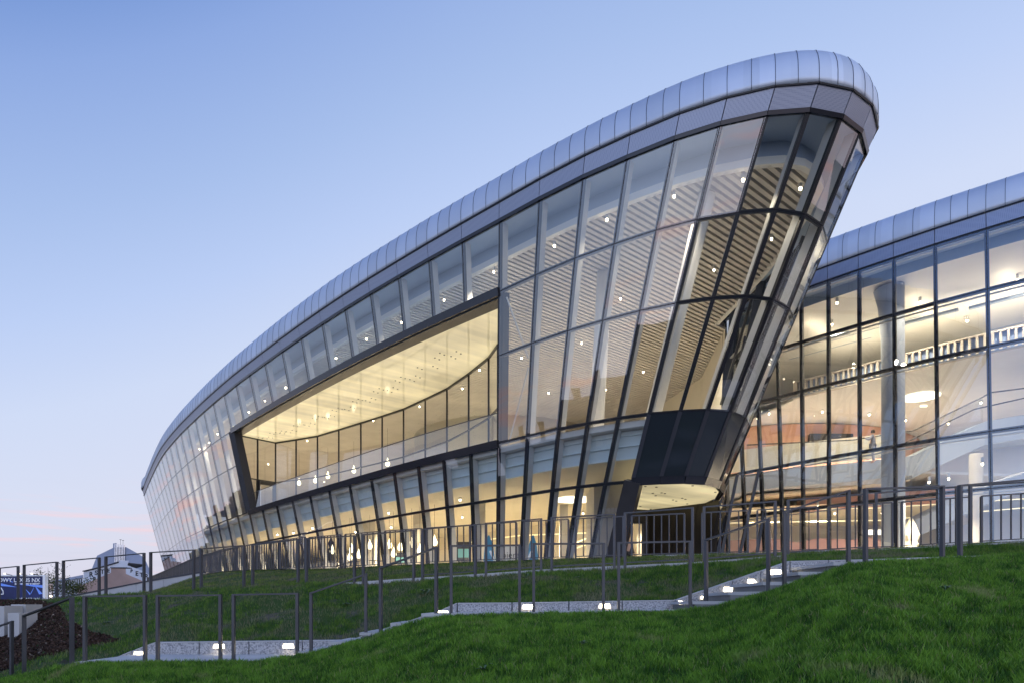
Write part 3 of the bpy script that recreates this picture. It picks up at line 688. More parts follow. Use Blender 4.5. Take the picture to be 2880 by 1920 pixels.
ribbon([(2040, 1270, 40.6), (2200, 1249, 39.1), (2400, 1228, 37.5), (2545, 1214, 36.3)], 1.25, 0, .15, 'gallery_parapet', 'cream')
rl = MB()
for line in ([(2100, 1250, 39), (2400, 1236, 37), (2540, 1213, 35.6), (2567, 1211, 35.4), (2765, 1115, 33.4), (2785, 1103, 33.3), (3000, 1076, 32)], [(2540, 1247, 37), (2740, 1150, 35), (3000, 1092, 34)], [(2080, 1188, 47), (2470, 1155, 45), (2740, 1125, 43)]):
    rl.tube([P(*q) for q in line], .035, 6)
rl.build('gallery_rail', 'steel', wing)
for (u0, v0, D0, u1, v1, D1, h) in ((2100, 1250, 39, 2400, 1236, 37, 1.25), (2400, 1236, 37, 2560, 1212, 35.5, 1.25), (2567, 1211, 35.4, 2765, 1115, 33.4, 1.25)):
    a, b = P(u0, v0, D0), P(u1, v1, D1); MB().face([a-up*h, b-up*h, b, a]).build('gallery_glass', 'bal', wing)
cvs = MB()
for line in ([(2020, 1437, 42), (2470, 1437-10, 38), (2900, 1400, 35)], [(2020, 1470, 43), (2470, 1462, 39), (2900, 1425, 36)], [(2120, 1283, 41), (2540, 1254, 37)]):
    for a, b in zip(line[:-1], line[1:]): cvs.bar(P(*a), P(*b), .05, (0, -1, 0), 0, .05)
cvs.build('cove_strip', 'cove', wing)
MB().tube([(*XY(2512, 32.2), ZB), (*XY(2512, 32.2), 8), (*XY(2511, 32.2), 12.6), (*XY(2506, 32.2), 14.1), (*XY(2500, 32.2), 14.9)], [.50, .50, .50, .56, .66], 28).build('wing_column', 'gal', wing, True)
MB().tube([(*XY(2745, 33.5), ZB), (*XY(2745, 33.5), 7.4)], .30, 20).build('wing_column', 'core', wing, True)
sw = MB(); pts = [(2030, 1520), (2090, 1516), (2200, 1514), (2240, 1524), (2300, 1512), (2400, 1516), (2440, 1508), (2490, 1520)]
for (a, b) in zip(pts[:-1], pts[1:]):
    p, q = P(a[0], a[1], 37), P(b[0], b[1], 37); sw.hexa([(p.x, p.y, ZB), (q.x, q.y, ZB), (q.x, q.y+1, ZB), (p.x, p.y+1, ZB), p, q, q+V((0, 1, 0)), p+V((0, 1, 0))])
sw.build('red_counter', 'red', wing)
rb = MB(); a, b = P(2260, 1398, 41), P(2700, 1372, 38); rb.hexa([a-up*.75, b-up*.75, b-up*.75+V((0, 1, 0)), a-up*.75+V((0, 1, 0)), a, b, b+V((0, 1, 0)), a+V((0, 1, 0))]); rb.build('red_hall_band', 'red', wing)
st = MB(); x, y = XY(2562, 34.5)
st.lathe([(.42, 0), (.5, .3), (.34, .7), (.62, 1.0), (.48, 1.5), (.30, 1.9), (.42, 2.2), (.26, 2.7), (.06, 3.1)], (x, y, ZB), 9)
tag(st.build('sculpture', 'cream'), 'pale faceted abstract sculpture standing inside the right wing beside the white column', 'sculpture')
tag(MB().lathe([(.98, 0), (.98, .04)], PZ(2590, 1116, 11.94), 40).build('round_light', 'disc'), 'large round ceiling light in the right wing, tilted oval beside the white column', 'ceiling light')
tag(MB().lathe([(1.12, 0), (1.12, .04)], PZ(1618, 1405, 5.5), 40).build('round_light', 'disc'), 'large round ceiling light in the ground floor lobby beside the entrance', 'ceiling light')
tag(MB().box(*sorted((XY(2420, 38)[0], XY(2482, 38)[0])), 38, 38.1, P(0, 1502, 38).z, P(0, 1488, 38).z).build('light_panel', 'disc'), 'long bright light panel above the red counter in the right wing', 'light panel')
tag(MB().box(*sorted((XY(2590, 41)[0], XY(2608, 41)[0])), 41, 41.1, P(0, 1142, 41).z, P(0, 1134, 41).z).build('exit_sign', 'disc'), 'small white lit sign hanging below the round light in the right wing', 'sign')

# ceiling spots: little lamps that light the rooms
def spot(p, power, label, group, size=2.4, r=.06, col=(1, .86, .64)):
    t = thing('ceiling_spot', p, label, 'spotlight', group); r *= random.uniform(.75, 1.15)
    MB().lathe([(r*.9, -.02), (r*1.2, .10), (r*1.0, .22)], p, 12).build('housing', 'fin', t)
    MB().lathe([(.01, -.115), (r*.6, -.10), (r*.85, -.06), (r*.85, -.022)], p, 12).build('bulb', 'lamp', t, True)
    if power:
        l = bpy.data.lights.new('ceiling_spot_light', 'SPOT'); l.energy = power; l.spot_size = size; l.spot_blend = .6; l.shadow_soft_size = .12; l.color = col
        o = bpy.data.objects.new('spot_beam', l); COL.objects.link(o); o.location = p-V((0, 0, .2))
UP = [(2090, 503), (2251, 527), (1896, 549), (1707, 615), (1559, 689), (1389, 762), (1249, 841), (1129, 904), (1031, 951), (945, 1004), (804, 1087), (745, 1124), (700, 1156), (612, 1218), (588, 1242), (561, 1260)]
for k, (u, v) in enumerate(UP): spot(PZ(u, v, ZC-.12), (330 if u > 1420 else 1500), 'small round spotlight in the row along the edge of the slatted hall ceiling', 'spotlights along the ceiling edge', size=1.9)
DP = [(2170, 669), (2008, 757), (1745, 838), (1636, 962), (1892, 947), (1809, 1043), (1467, 1004), (1704, 1093), (1543, 1102), (1300, 1090), (1180, 1140), (1050, 1180)]
for k, (u, v) in enumerate(DP): spot(PZ(u, v, ZC-.12), 950 if u < 2100 else 500, 'small spotlight deep under the slatted ceiling of the glass hall', 'spotlights under the slatted ceiling', col=(1, .88, .70))
LO = [(1294, 1402), (1418, 1380), (825, 1495), (879, 1482), (1093, 1439), (1560, 1430), (1200, 1440), (960, 1478), (1010, 1452), (1640, 1440), (780, 1500)]
for k, (u, v) in enumerate(LO): spot(PZ(u, v, 5.45), 450, 'small downlight in the cream ceiling of the ground floor lobby', 'lobby downlights', r=.06, size=2.3, col=(1, .82, .54))
for u, D_ in ((640, 66), (720, 61), (810, 57), (900, 54), (1000, 50.5), (1100, 47.5), (1200, 44.5), (1300, 42), (1400, 40), (1480, 39.5)): spot(V((*XY(u, D_), 5.45)), 4300, 'added downlight deep under the cream ceiling of the ground floor lobby', 'added deep lobby downlights', r=.06, size=2.7, col=(1, .82, .54))  # back row of lamps added to brighten the lobby
WG = [(2354, 850), (2633, 762), (2587, 848), (2861, 784), (2340, 910), (2720, 900), (2420, 880)]
for k, (u, v) in enumerate(WG): spot(PZ(u, v, 14.75), 900, 'bright spotlight under the top ceiling of the right wing', 'top spotlights of the right wing', r=.065, col=(1, .84, .60))
WM = [(2313, 1155), (2445, 1163), (2547, 1179), (2759, 1129), (2667, 1188), (2163, 1160)]
for k, (u, v) in enumerate(WM): spot(PZ(u, v, 11.9), 1500, 'small downlight in the gallery ceiling of the right wing', 'gallery downlights of the right wing', col=(1, .83, .60))
WL = [(2763, 1300), (2613, 1352), (2668, 1342), (2348, 1484), (2300, 1420), (2480, 1440), (2150, 1430)]
for k, (u, v) in enumerate(WL): spot(P(u, min(v, 1440), 5.8*F/(V0-min(v, 1440))), 2600, 'small downlight in the ground floor ceiling of the right wing', 'ground floor downlights of the right wing', col=(1, .83, .60))
for q in ((-6, 46), (-14, 53.5), (-18, 60), (-25, 70), (-2, 42), (-33, 84), (-16, 72), (-22, 80)): spot(V((*q, ZC-.12)), 3600 if q[0] < -8 else 900, 'added spotlight above the gallery behind the loggia glass', 'added spotlights behind the loggia', col=(1, .82, .55))  # extra lamps added to brighten the room behind the loggia
spot(V((6.9, 35, 4.4)), 500, 'small downlight just inside the entrance under the prow', 'lobby downlights')
# teardrop pendants
def pendant(p, top, label, group):
    t = thing('pendant_lamp', p, label, 'pendant lamp', group)
    MB().lathe([(.03, -.20), (.11, -.17), (.16, -.08), (.165, 0), (.13, .11), (.07, .22), (.025, .34), (.012, .42)], p, 14).build('shade', 'pend', t, True)
    MB().tube([(p.x, p.y, p.z+.40), (p.x, p.y, top)], .008, 6).build('cord', 'black', t)
for u, v in ((989, 1544), (1040, 1534), (1095, 1532), (1107, 1556), (1126, 1538), (1158, 1529), (1181, 1547), (984, 1566), (1009, 1560), (1222, 1523), (935, 1548)):
    D = interp(u, [(900, 46), (1000, 43), (1250, 37)]); pendant(P(u, v, D), 5.55, 'glowing teardrop pendant in the ground floor cafe behind the glass', 'teardrop pendants in the cafe')
for k, (u, v) in enumerate(((841, 1357), (887, 1350), (922, 1338), (995, 1322), (1090, 1302))):
    D = interp(u, [(830, 57), (1000, 52), (1100, 48)]); pendant(P(u, v, D), 12.5, ORD[k]+' glowing teardrop pendant from the left behind the loggia glass', 'teardrop pendants behind the loggia')
# information stand in the lobby
def textmesh(body, size, loc, mat, name, parent=None, rot=(math.radians(90), 0, 0), align='LEFT', ext=.004, bold=0):
    c = bpy.data.curves.new(name, 'FONT'); c.body = body; c.size = size; c.align_x = align; c.extrude = ext; c.offset = bold
    o = bpy.data.objects.new(name, c); COL.objects.link(o); dg = bpy.context.evaluated_depsgraph_get()
    me = bpy.data.meshes.new_from_object(o.evaluated_get(dg)); bpy.data.objects.remove(o)
    me.materials.clear(); me.materials.append(M[mat]); me.polygons.foreach_set('material_index', [0]*len(me.polygons))
    me.transform(__import__('mathutils').Matrix.Translation(loc) @ __import__('mathutils').Euler(rot).to_matrix().to_4x4())
    return link(name, me, parent)
D = 33.0
sx = lambda u: XY(u, D)[0]
stand = thing('information_stand', (sx(1440), D, ZB), 'white and blue information stand with curved side wings in the lobby', 'stand')
MB().box(sx(1392), sx(1492), D, D+.12, ZB, P(0, 1532, D).z).build('panel', 'white', stand)
for s, u in ((-1, 1376), (1, 1498)):
    mb = MB(); c = sx(u); pr = [(-.30, 0), (-.30, .9), (-.22, 1.5), (-.02, 1.95), (.06, 1.95), (.22, 1.5), (.30, .9), (.34, 0)]
    mb.slabfront([(c+s*a*.9, ZB+z*1.05) for a, z in (pr if s < 0 else list(reversed(pr)))], D-.25, D-.05); mb.build('side_wing', 'blue', stand)
    mb = MB(); mb.tube([(c-s*(.34), D-.28, ZB), (c-s*.26, D-.28, ZB+.8), (c-s*.05, D-.28, ZB+1.3)], .05, 8); mb.build('light_edge', 'boardlight', stand)
textmesh('pierać', .42, (sx(1412), D-.01, P(0, 1567, D).z), 'steel', 'lettering', stand)

cv = MB()
for line in ([(1300, 1527, 41), (1400, 1512, 40), (1466, 1504, 39.5), (1655, 1497, 38)], [(1585, 1540, 40), (1660, 1508, 38)], [(1590, 1552, 39), (1660, 1525, 37.5)]):
    for a, b in zip(line[:-1], line[1:]): cv.bar(P(*a), P(*b), .07, (0, -1, 0), 0, .05)
cv.build('cove_strip', 'cove', hall)
x, y = XY(931, 46); z = P(0, 1578, 46).z
tag(MB().lathe([(.10, 0), (.30, .12), (.36, .4), (.30, .75), (.12, 1.05), (.16, 1.2), (.20, 1.35), (.08, 1.6), (.02, 1.8)], (x, y, z-.1), 16).build('vase', 'ink', None, True), 'black bottle shaped vase standing in the cafe behind the picket railing', 'vase')
MB().box(x-.5, x+.5, y-.5, y+.5, ZB, z-.1).build('vase_plinth', 'core', hall)
for u0, u1, v0, v1, D_, lab in ((1283, 1323, 1522, 1566, 38.5, 'dark and teal poster board in the lobby left of the information stand'), (1112, 1136, 1553, 1580, 42, 'small dark poster board in the cafe among the teardrop pendants')):
    a, b = P(u0, v1, D_), P(u1, v0, D_); t = thing('poster_board', (a.x, D_, ZB), lab, 'poster'); mid_ = lerp(a.z, b.z, .55)
    MB().box(a.x, b.x, D_, D_+.06, mid_, b.z).build('upper_print', 'darkpan', t); MB().box(a.x, b.x, D_, D_+.06, a.z, mid_-.003).build('lower_print', 'teal', t); MB().box(a.x+.1, b.x-.1, D_+.01, D_+.05, ZB, a.z-.003).build('stand', 'steel', t)
ir = MB(); pts_ = [P(945, 1590, 41), P(985, 1579, 40.5), P(1030, 1574, 40), P(1078, 1576, 39.5)]
ir.tube(pts_, .03, 6)
for a, b in zip(pts_[:-1], pts_[1:]):
    for q in (.2, .5, .8): p = lerp(a, b, q); ir.tube([(p.x, p.y, ZB), p], .02, 5)
tag(ir.build('inner_railing', 'ink'), 'low black railing curving inside the cafe behind the glass', 'railing')

# ------------------------------------------------------------------ people
def person(name, base, yaw, label, pose, coat, legs, h=1.74):
    """one skinned body, hair and clothing as children"""
    t = thing(name, base, label, 'person', None, 0)
    k = h/1.74
    J = {'pel': (0, 0, .95), 'waist': (0, 0, 1.08), 'chest': (0, .01, 1.30), 'neck': (0, .0, 1.48), 'head': (0, -.02, 1.60), 'crown': (0, -.01, 1.70),
         'hl': (-.10, 0, .90), 'kl': (-.11, -.03, .50), 'al': (-.11, .03, .09), 'tl': (-.12, -.14, .03), 'hr': (.10, 0, .90), 'kr': (.11, .02, .50), 'ar': (.11, .08, .09), 'tr': (.12, -.09, .03),
         'sl': (-.19, .01, 1.42), 'el': (-.25, .03, 1.14), 'wl': (-.25, -.08, .90), 'gl': (-.25, -.12, .80), 'sr': (.19, .01, 1.42), 'er': (.25, .03, 1.14), 'wr': (.25, -.08, .90), 'gr': (.25, -.12, .80)}
    J.update(pose)
    E = [('pel', 'waist'), ('waist', 'chest'), ('chest', 'neck'), ('neck', 'head'), ('head', 'crown'), ('pel', 'hl'), ('hl', 'kl'), ('kl', 'al'), ('al', 'tl'), ('pel', 'hr'), ('hr', 'kr'), ('kr', 'ar'), ('ar', 'tr'),
         ('chest', 'sl'), ('sl', 'el'), ('el', 'wl'), ('wl', 'gl'), ('chest', 'sr'), ('sr', 'er'), ('er', 'wr'), ('wr', 'gr')]
    R = {'pel': .15, 'waist': .13, 'chest': .16, 'neck': .055, 'head': .095, 'crown': .07, 'hl': .10, 'kl': .065, 'al': .045, 'tl': .035, 'hr': .10, 'kr': .065, 'ar': .045, 'tr': .035, 'sl': .065, 'el': .045, 'wl': .03, 'gl': .03, 'sr': .065, 'er': .045, 'wr': .03, 'gr': .03}
    ks = list(J); cy, sy = math.cos(yaw), math.sin(yaw)
    def W(p): return (base[0]+(p[0]*cy-p[1]*sy)*k, base[1]+(p[0]*sy+p[1]*cy)*k, base[2]+p[2]*k)
    def grow(nm, keys, mat, grow_=0., parent=None):
        me = bpy.data.meshes.new(nm); idx = {q: n for n, q in enumerate(keys)}
        me.from_pydata([W(J[q]) for q in keys], [(idx[a], idx[b]) for a, b in E if a in idx and b in idx], []); o = bpy.data.objects.new(nm, me); COL.objects.link(o)
        sk = o.modifiers.new('Skin', 'SKIN'); sv = me.skin_vertices[0].data
        for n, q in enumerate(keys): sv[n].radius = ((R[q]+grow_)*k, (R[q]+grow_)*k*.8); sv[n].use_root = (n == 0)
        ss = o.modifiers.new('Sub', 'SUBSURF'); ss.levels = 2; ss.render_levels = 2
        me2 = bpy.data.meshes.new_from_object(o.evaluated_get(bpy.context.evaluated_depsgraph_get())); bpy.data.objects.remove(o)
        me2.materials.clear(); me2.materials.append(M[mat]); me2.polygons.foreach_set('use_smooth', [True]*len(me2.polygons)); return link(nm, me2, parent)
    grow('body', ks, 'skin', 0, t)
    grow('trousers', ['pel', 'hl', 'kl', 'al', 'hr', 'kr', 'ar'], legs, .014, t)
    grow('coat', ['waist', 'pel', 'chest', 'sl', 'el', 'wl', 'sr', 'er', 'wr'], coat, .02, t)
    hx = W((J['head'][0], J['head'][1]+.02, J['head'][2]+.05)); MB().lathe([(.02, -.10), (.095, -.06), (.108, .0), (.09, .07), (.03, .105)], hx, 14).build('hair', 'hair', t, True)
    return t, W
# walking out of the doorway, half behind the pillar
b = V((*XY(1766, 28.9), ZB)); pt, W = person('person', b, .5, 'person in dark clothes with a backpack standing in the doorway under the prow', {'kl': (-.11, -.12, .50), 'al': (-.11, -.06, .09), 'tl': (-.12, -.22, .05)}, 'cloth_d', 'cloth_d', 1.72)
c = W((0, .22, 1.22)); tag(MB().lathe([(.06, -.26), (.15, -.22), (.16, 0), (.14, .18), (.05, .24)], c, 10).build('backpack', pm('brown_canvas', (.16, .11, .08), .8)), 'brown backpack on the back of the person in the doorway', 'backpack')
b = PZ(2454, 1293, 7.75); b = V((*XY(2455, 36.2), P(0, 1296, 36.2).z-.08))
person('person', b, -2.2, 'person in grey clothes on the upper gallery raising one hand to the rail', {'er': (.32, -.14, 1.18), 'wr': (.36, -.34, 1.30), 'gr': (.36, -.40, 1.38)}, 'cloth_g', 'cloth_g', 1.74)

# ------------------------------------------------------------------ terrain
struct('ground', MB().face([(-1500, -1500, -2.6), (1500, -1500, -2.6), (1500, 1500, -2.6), (-1500, 1500, -2.6)]), groundmat('far_ground', (.03, .04, .02), (.05, .05, .04), (.06, .06, .06), .5))
# near edge of the stair path: column u, distance, floor height
PATH = [(-400, 12.9, -1.55), (33, 12.3, -1.28), (68, 11.9, -1.18), (202, 10.5, -.885), (239, 10.4, -.85), (836, 10.4, -.85), (875, 10.4, -.81), (1029, 10.4, -.515), (1071, 10.35, -.425), (1227, 10.1, -.15), (1269, 10.05, -.12), (1741, 10.05, -.08),
        (1941, 10.0, -.07), (1986, 9.9, -.03), (2161, 9.3, .185), (2206, 9.2, .26), (2386, 9.2, .55), (2434, 9.23, .58), (2650, 9.55, .67), (2700, 9.65, .69), (3200, 10.2, .80)]
pD = lambda u: interp(u, [(a, b) for a, b, c in PATH]); pZ = lambda u: interp(u, [(a, c) for a, b, c in PATH])
PW = 1.35
UPP = [(-400, 24, 1693), (0, 21.5, 1691), (160, 19.7, 1685), (279, 19.1, 1675), (405, 18.5, 1668), (545, 17.9, 1661), (686, 17.2, 1652), (838, 16.6, 1643), (997, 16.1, 1635), (1164, 15.6, 1624), (1337, 15.0, 1613), (1522, 14.8, 1600), (1728, 14.4, 1590), (1948, 13.8, 1579.5),
       (2180, 13.6, 1562), (2464, 13.4, 1543), (2729, 12.9, 1530), (3200, 12.4, 1503)]
uD = lambda u: interp(u, [(a, b) for a, b, c in UPP]); uV = lambda u: interp(u, [(a, c) for a, b, c in UPP])
EDG = [(400, 28.0, 1669), (480, 28.0, 1641), (558, 28.0, 1615), (640, 27.6, 1604), (720, 26.5, 1600), (857, 24.2, 1598), (957, 22.6, 1596), (1083, 21.8, 1589), (1280, 20.7, 1580), (1474, 19.7, 1573), (1777, 18.6, 1563), (2104, 17.5, 1555), (2300, 16.9, 1549), (2509, 16.4, 1541), (2760, 16.0, 1526), (3200, 15.5, 1503)]
eD = lambda u: interp(u, [(a, b) for a, b, c in EDG]); eV = lambda u: interp(u, [(a, c) for a, b, c in EDG])
def bumps(x, y, s, a): return noise.noise(V((x*s, y*s, 3.1)))*a
CREST = [(-400, 1925), (33, 1900), (67, 1892), (185, 1868), (255, 1860), (440, 1857), (720, 1856), (879, 1833), (1023, 1793), (1166, 1746), (1262, 1729), (1440, 1724), (1920, 1716), (2018, 1702), (2158, 1664), (2206, 1648), (2381, 1587), (2434, 1579), (2654, 1569), (2880, 1556), (3200, 1543)]
def fore(u, D):
    d1 = pD(u)-.06; z1 = (V0-interp(u, CREST)-5)/F*d1
    t = max(0, (d1-D)/(d1-1.0)); z0 = -1.6
    z = z1+(z0-z1)*t**1.12
    x = (u-U0)/F*D
    return z+(bumps(x, D, .9, .05)+bumps(x, D, 3, .018))*min(1, t*8)
def lower_bank_top(u): return max(pZ(u)+.02, pZ(u)+.17*min(1, max(0, (u-300)/110)))
def wallZ(u):     # top of the kerb wall on the far side of the stair path
    d = pD(u)+PW; return interp(u, [(191, 1865), (328, 1849), (414, 1815), (438, 1807.5), (985, 1801), (1071, 1772), (1230, 1721), (1286, 1697), (1440, 1696), (1900, 1688.5), (2222, 1579.5), (2430, 1575), (2880, 1560), (3200, 1548)]), d
def wallTop(u): v, d = wallZ(u); return (V0-v)/F*d
def midbank(u, t):
    k_ = min(1, max(0, (u-150)/45)); d0 = pD(u)+lerp(.0, PW+.13, k_); d1 = uD(u)-.02; z0 = (wallTop(u) if u > 195 else lerp((V0-interp(u, CREST)-2)/F*pD(u), pZ(u)+.02, k_)); z1 = (V0-(uV(u)+interp(u, [(880, -3), (1040, 9)])))/F*d1
    D = lerp(d0, d1, t); s = t*t*(3-2*t)*.5+t*.5
    x = (u-U0)/F*D
    return D, lerp(z0, z1, s)+(bumps(x, D, .8, .09)+bumps(x, D, 3.2, .03))*math.sin(math.pi*min(1, max(0, t)))
def upbank(u, t):
    d0 = uD(u)+1.75; d1 = eD(u)-.03; z0 = (V0-uV(u))/F*uD(u)+.02; z1 = (V0-eV(u)-3)/F*d1
    D = lerp(d0, d1, t); x = (u-U0)/F*D
    return D, lerp(z0, z1, t)+(bumps(x, D, .6, .10)+bumps(x, D, 2.6, .03))*math.sin(math.pi*min(1, max(0, t)))
def grid(fn, us, ts):
    mb = MB(); k = len(ts)
    for u in us:
        for t in ts: D, z = fn(u, t); mb.v.append(((u-U0)/F*D, D, z))
    for a in range(len(us)-1):
        for b in range(k-1): mb.f.append((a*k+b, (a+1)*k+b, (a+1)*k+b+1, a*k+b+1)); mb.m.append(0)
    return mb
us = list(np.arange(-900, -300, 60.))+list(np.arange(-300, 3181, 20.))+list(np.arange(3240, 4700, 60.)); ts = list(np.linspace(0, 1, 22))
def foreg(u, t): D = lerp(1.2, pD(u)-.06, t); return D, fore(u, D)
lawn = struct('lawn', grid(foreg, us, list(np.linspace(0, 1, 45))), 'lawn', True)
midb = struct('grass_bank', grid(midbank, us, ts), 'bank', True)
us2 = list(np.arange(400, 3181, 20.))+list(np.arange(3240, 4700, 60.)); upb = struct('upper_grass_bank', grid(upbank, us2, ts), 'bank', True)
# path floor with steps, kerb wall, upper path
def floorline(u): return pZ(u)
fl = MB(); risers = []
def pxy(u, d): return ((u-U0)/F*(pD(u)+d), pD(u)+d)
def xpt(u, d, z):     # across the path: same x as on the near edge
    x, y = pxy(u, 0); return (x, y+d, z)
FL = [(239, 836, -.85), (1269, 1941, -.10), (2434, 3200, None)]
stairs_spec = [(836, 1269, 5), (1941, 2434, 5)]
lv = MB()
def lay(ua, ub, za, zb):
    n = 10
    for k in range(n):
        a = lerp(ua, ub, k/n); b = lerp(ua, ub, (k+1)/n); zA = lerp(za, zb, k/n); zB_ = lerp(za, zb, (k+1)/n)
        lv.hexa([xpt(a, -.05, zA-.5), xpt(b, -.05, zB_-.5), xpt(b, PW+.05, zB_-.5), xpt(a, PW+.05, zA-.5), xpt(a, -.05, zA), xpt(b, -.05, zB_), xpt(b, PW+.05, zB_), xpt(a, PW+.05, zA)])
lay(-400, 175, -2.9, -1.5); lay(178, 239, -1.02, -.86); lay(239, 836, -.85, -.85); lay(1269, 1941, -.12, -.07); lay(2434, 3200, .58, .80); lay(3200, 4640, .80, .80)
struct('path', lv, 'conc')
for (ua, ub, n), lab in zip(stairs_spec, ('short flight of pale concrete steps rising from the lower landing', 'flight of pale concrete steps with lit wall rising to the right landing')):
    za, zb = pZ(ua), pZ(ub); t = thing('stairs', xpt(ua, .5, za), lab, 'stairs')
    for k in range(n):
        a = lerp(ua, ub, (k+.12)/n); b = lerp(ua, ub, (k+1.12)/n) if k < n-1 else ub; z = lerp(za, zb, (k+1)/n)-.004
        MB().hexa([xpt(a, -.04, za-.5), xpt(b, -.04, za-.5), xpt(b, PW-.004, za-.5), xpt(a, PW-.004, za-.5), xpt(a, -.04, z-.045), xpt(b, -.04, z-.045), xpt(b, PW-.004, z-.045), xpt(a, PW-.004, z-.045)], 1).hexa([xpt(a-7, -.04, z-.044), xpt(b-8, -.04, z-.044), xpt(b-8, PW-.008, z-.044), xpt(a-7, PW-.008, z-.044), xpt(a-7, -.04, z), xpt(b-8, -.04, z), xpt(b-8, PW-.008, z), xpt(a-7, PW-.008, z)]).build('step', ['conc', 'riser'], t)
kw = MB()
seq = [195, 260, 328, 370, 414, 438, 560, 700, 850, 985, 1030, 1071, 1150, 1230, 1286, 1440, 1600, 1750, 1900, 1980, 2060, 2140, 2222, 2330, 2430, 2650, 2880, 3180, 3900, 4640]
for a, b in zip(seq[:-1], seq[1:]):
    va, da = wallZ(a); vb, db = wallZ(b); p, q = P(a, va, da), P(b, vb, db); g = V((.009, 0, 0)); y = V((0, .14, 0)); dn = V((0, 0, -.7))
    kw.hexa([p+dn+g, q+dn-g, q+dn+y-g, p+dn+y+g, p+g, q-g, q+y-g, p+y+g]); e_ = V((0, -.006, 0)); kw.hexa([p+g+e_+up*.002, q-g+e_+up*.002, q+y-g+up*.002, p+y+g+up*.002, p+g+e_+up*.02, q-g+e_+up*.02, q+y-g+up*.02, p+y+g+up*.02], 1)
tag(kw.build('kerb_wall', ['granite', 'conc']), 'low speckled concrete kerb wall with recessed lights along the stair path', 'wall')
upk = MB(); upath = MB()
for a, b in zip(us[:-1], us[1:]):
    for u0, u1, in ((a, b),):
        z0, z1 = (V0-uV(u0))/F*uD(u0), (V0-uV(u1))/F*uD(u1); x0, y0 = XY(u0, uD(u0)); x1, y1 = XY(u1, uD(u1))
        upath.hexa([(x0, y0, z0-.35), (x1, y1, z1-.35), (x1, y1+1.8, z1-.35), (x0, y0+1.8, z0-.35), (x0, y0, z0), (x1, y1, z1), (x1, y1+1.8, z1), (x0, y0+1.8, z0)])
struct('upper_path', upath, 'conc')
pz_ = [(400, 28.0)]
pla = []; n_e = list(np.arange(560, 3181, 40.))+list(np.arange(3240, 4700, 80.))
plm = MB(); front = [V((*XY(u, eD(u)), (V0-eV(u))/F*eD(u))) for u in n_e]
for a, b in zip(front[:-1], front[1:]): plm.face([a, b, (b.x*1.02+1, b.y+3, ZB-.02), (a.x*1.02, a.y+3, ZB-.02)])
lf = [(V((*XY(u, D_), 0))+V((.15, .25, 0)))[:2] for u, D_ in ((858, 24.1), (790, 25.4), (720, 27.0), (625, 29.6), (542, 35.4), (480, 44.7), (440, 53.5), (414, 60.6))]
plm.prism([(f.x*1.02, f.y+2.9) for f in front if f.x > -7]+[(90, 120), (-60, 140), (-50, 85)]+list(reversed(lf)), -2.55, ZB-.03)
struct('plaza', plm, 'conc')
ck = MB()
for a, b in zip(front[:-1], front[1:]):
    if a.x < 3.8: continue
    ck.hexa([a+V((0, -.06, -.4)), b+V((0, -.06, -.4)), b+V((0, .15, -.4)), a+V((0, .15, -.4)), a+V((0, -.06, .015)), b+V((0, -.06, .015)), b+V((0, .15, .015)), a+V((0, .15, .015))])
tag(ck.build('plaza_kerb', 'granite'), 'pale concrete kerb below the picket railing at the right plaza edge', 'kerb')
rw = MB(); pts = [(100, 1694, 31), (140, 1687, 30.6), (220, 1673, 30), (300, 1657, 29.5), (383, 1641, 29), (460, 1627, 28.7), (542, 1614, 28.4), (570, 1609, 28.3)]
for a, b in zip(pts[:-1], pts[1:]):
    p, q = P(*a), P(*b); y = V((0, .3, 0)); dn = V((0, 0, -2.2)); g = V((.006, 0, 0)); rw.hexa([p+dn+g, q+dn-g, q+dn+y-g, p+dn+y+g, p+g, q-g, q+y-g, p+y+g])
    rw.hexa([p+up*.005+V((0, -.03, 0)), q+up*.005+V((0, -.03, 0)), q+up*.005+y, p+up*.005+y, p+up*.06+V((0, -.03, 0)), q+up*.06+V((0, -.03, 0)), q+up*.06+y, p+up*.06+y], 1)
tag(rw.build('ramp_wall', ['conc', 'roofd']), 'long smooth concrete ramp wall with dark coping rising behind the left railing', 'wall')
# step lights
SL = [(394, 1836), (617, 1815), (812, 1814), (1246, 1722), (1485, 1704), (1700, 1702), (1922, 1693), (1986, 1676), (2050, 1655), (2118, 1633), (2180, 1607)]
for k, (u, v) in enumerate(SL):
    d = pD(u)+PW; p = P(u, v, d); t = thing('step_light', p, '%s recessed step light from the left in the kerb wall' % ORD[k], 'step light', 'recessed step lights')
    fr = MB(); 
    for x0, x1, z0, z1 in ((-.11, .11, .035, .05), (-.11, .11, -.05, -.035), (-.11, -.09, -.035, .035), (.09, .11, -.035, .035)): fr.box(p.x+x0, p.x+x1, p.y-.022, p.y+.004, p.z+z0, p.z+z1)
    fr.build('frame', 'conc', t); MB().box(p.x-.08, p.x+.08, p.y-.012, p.y+.003, p.z-.033, p.z+.033).build('lamp', 'steplamp', t)
    l = bpy.data.lights.new('step_light_glow', 'AREA'); l.shape = 'RECTANGLE'; l.size = .17; l.size_y = .06; l.energy = 1.1; l.color = (1, .86, .66)
    o = bpy.data.objects.new('step_light_beam', l); COL.objects.link(o); o.location = p+V((0, -.03, 0)); o.rotation_euler = (math.radians(60), 0, 0)

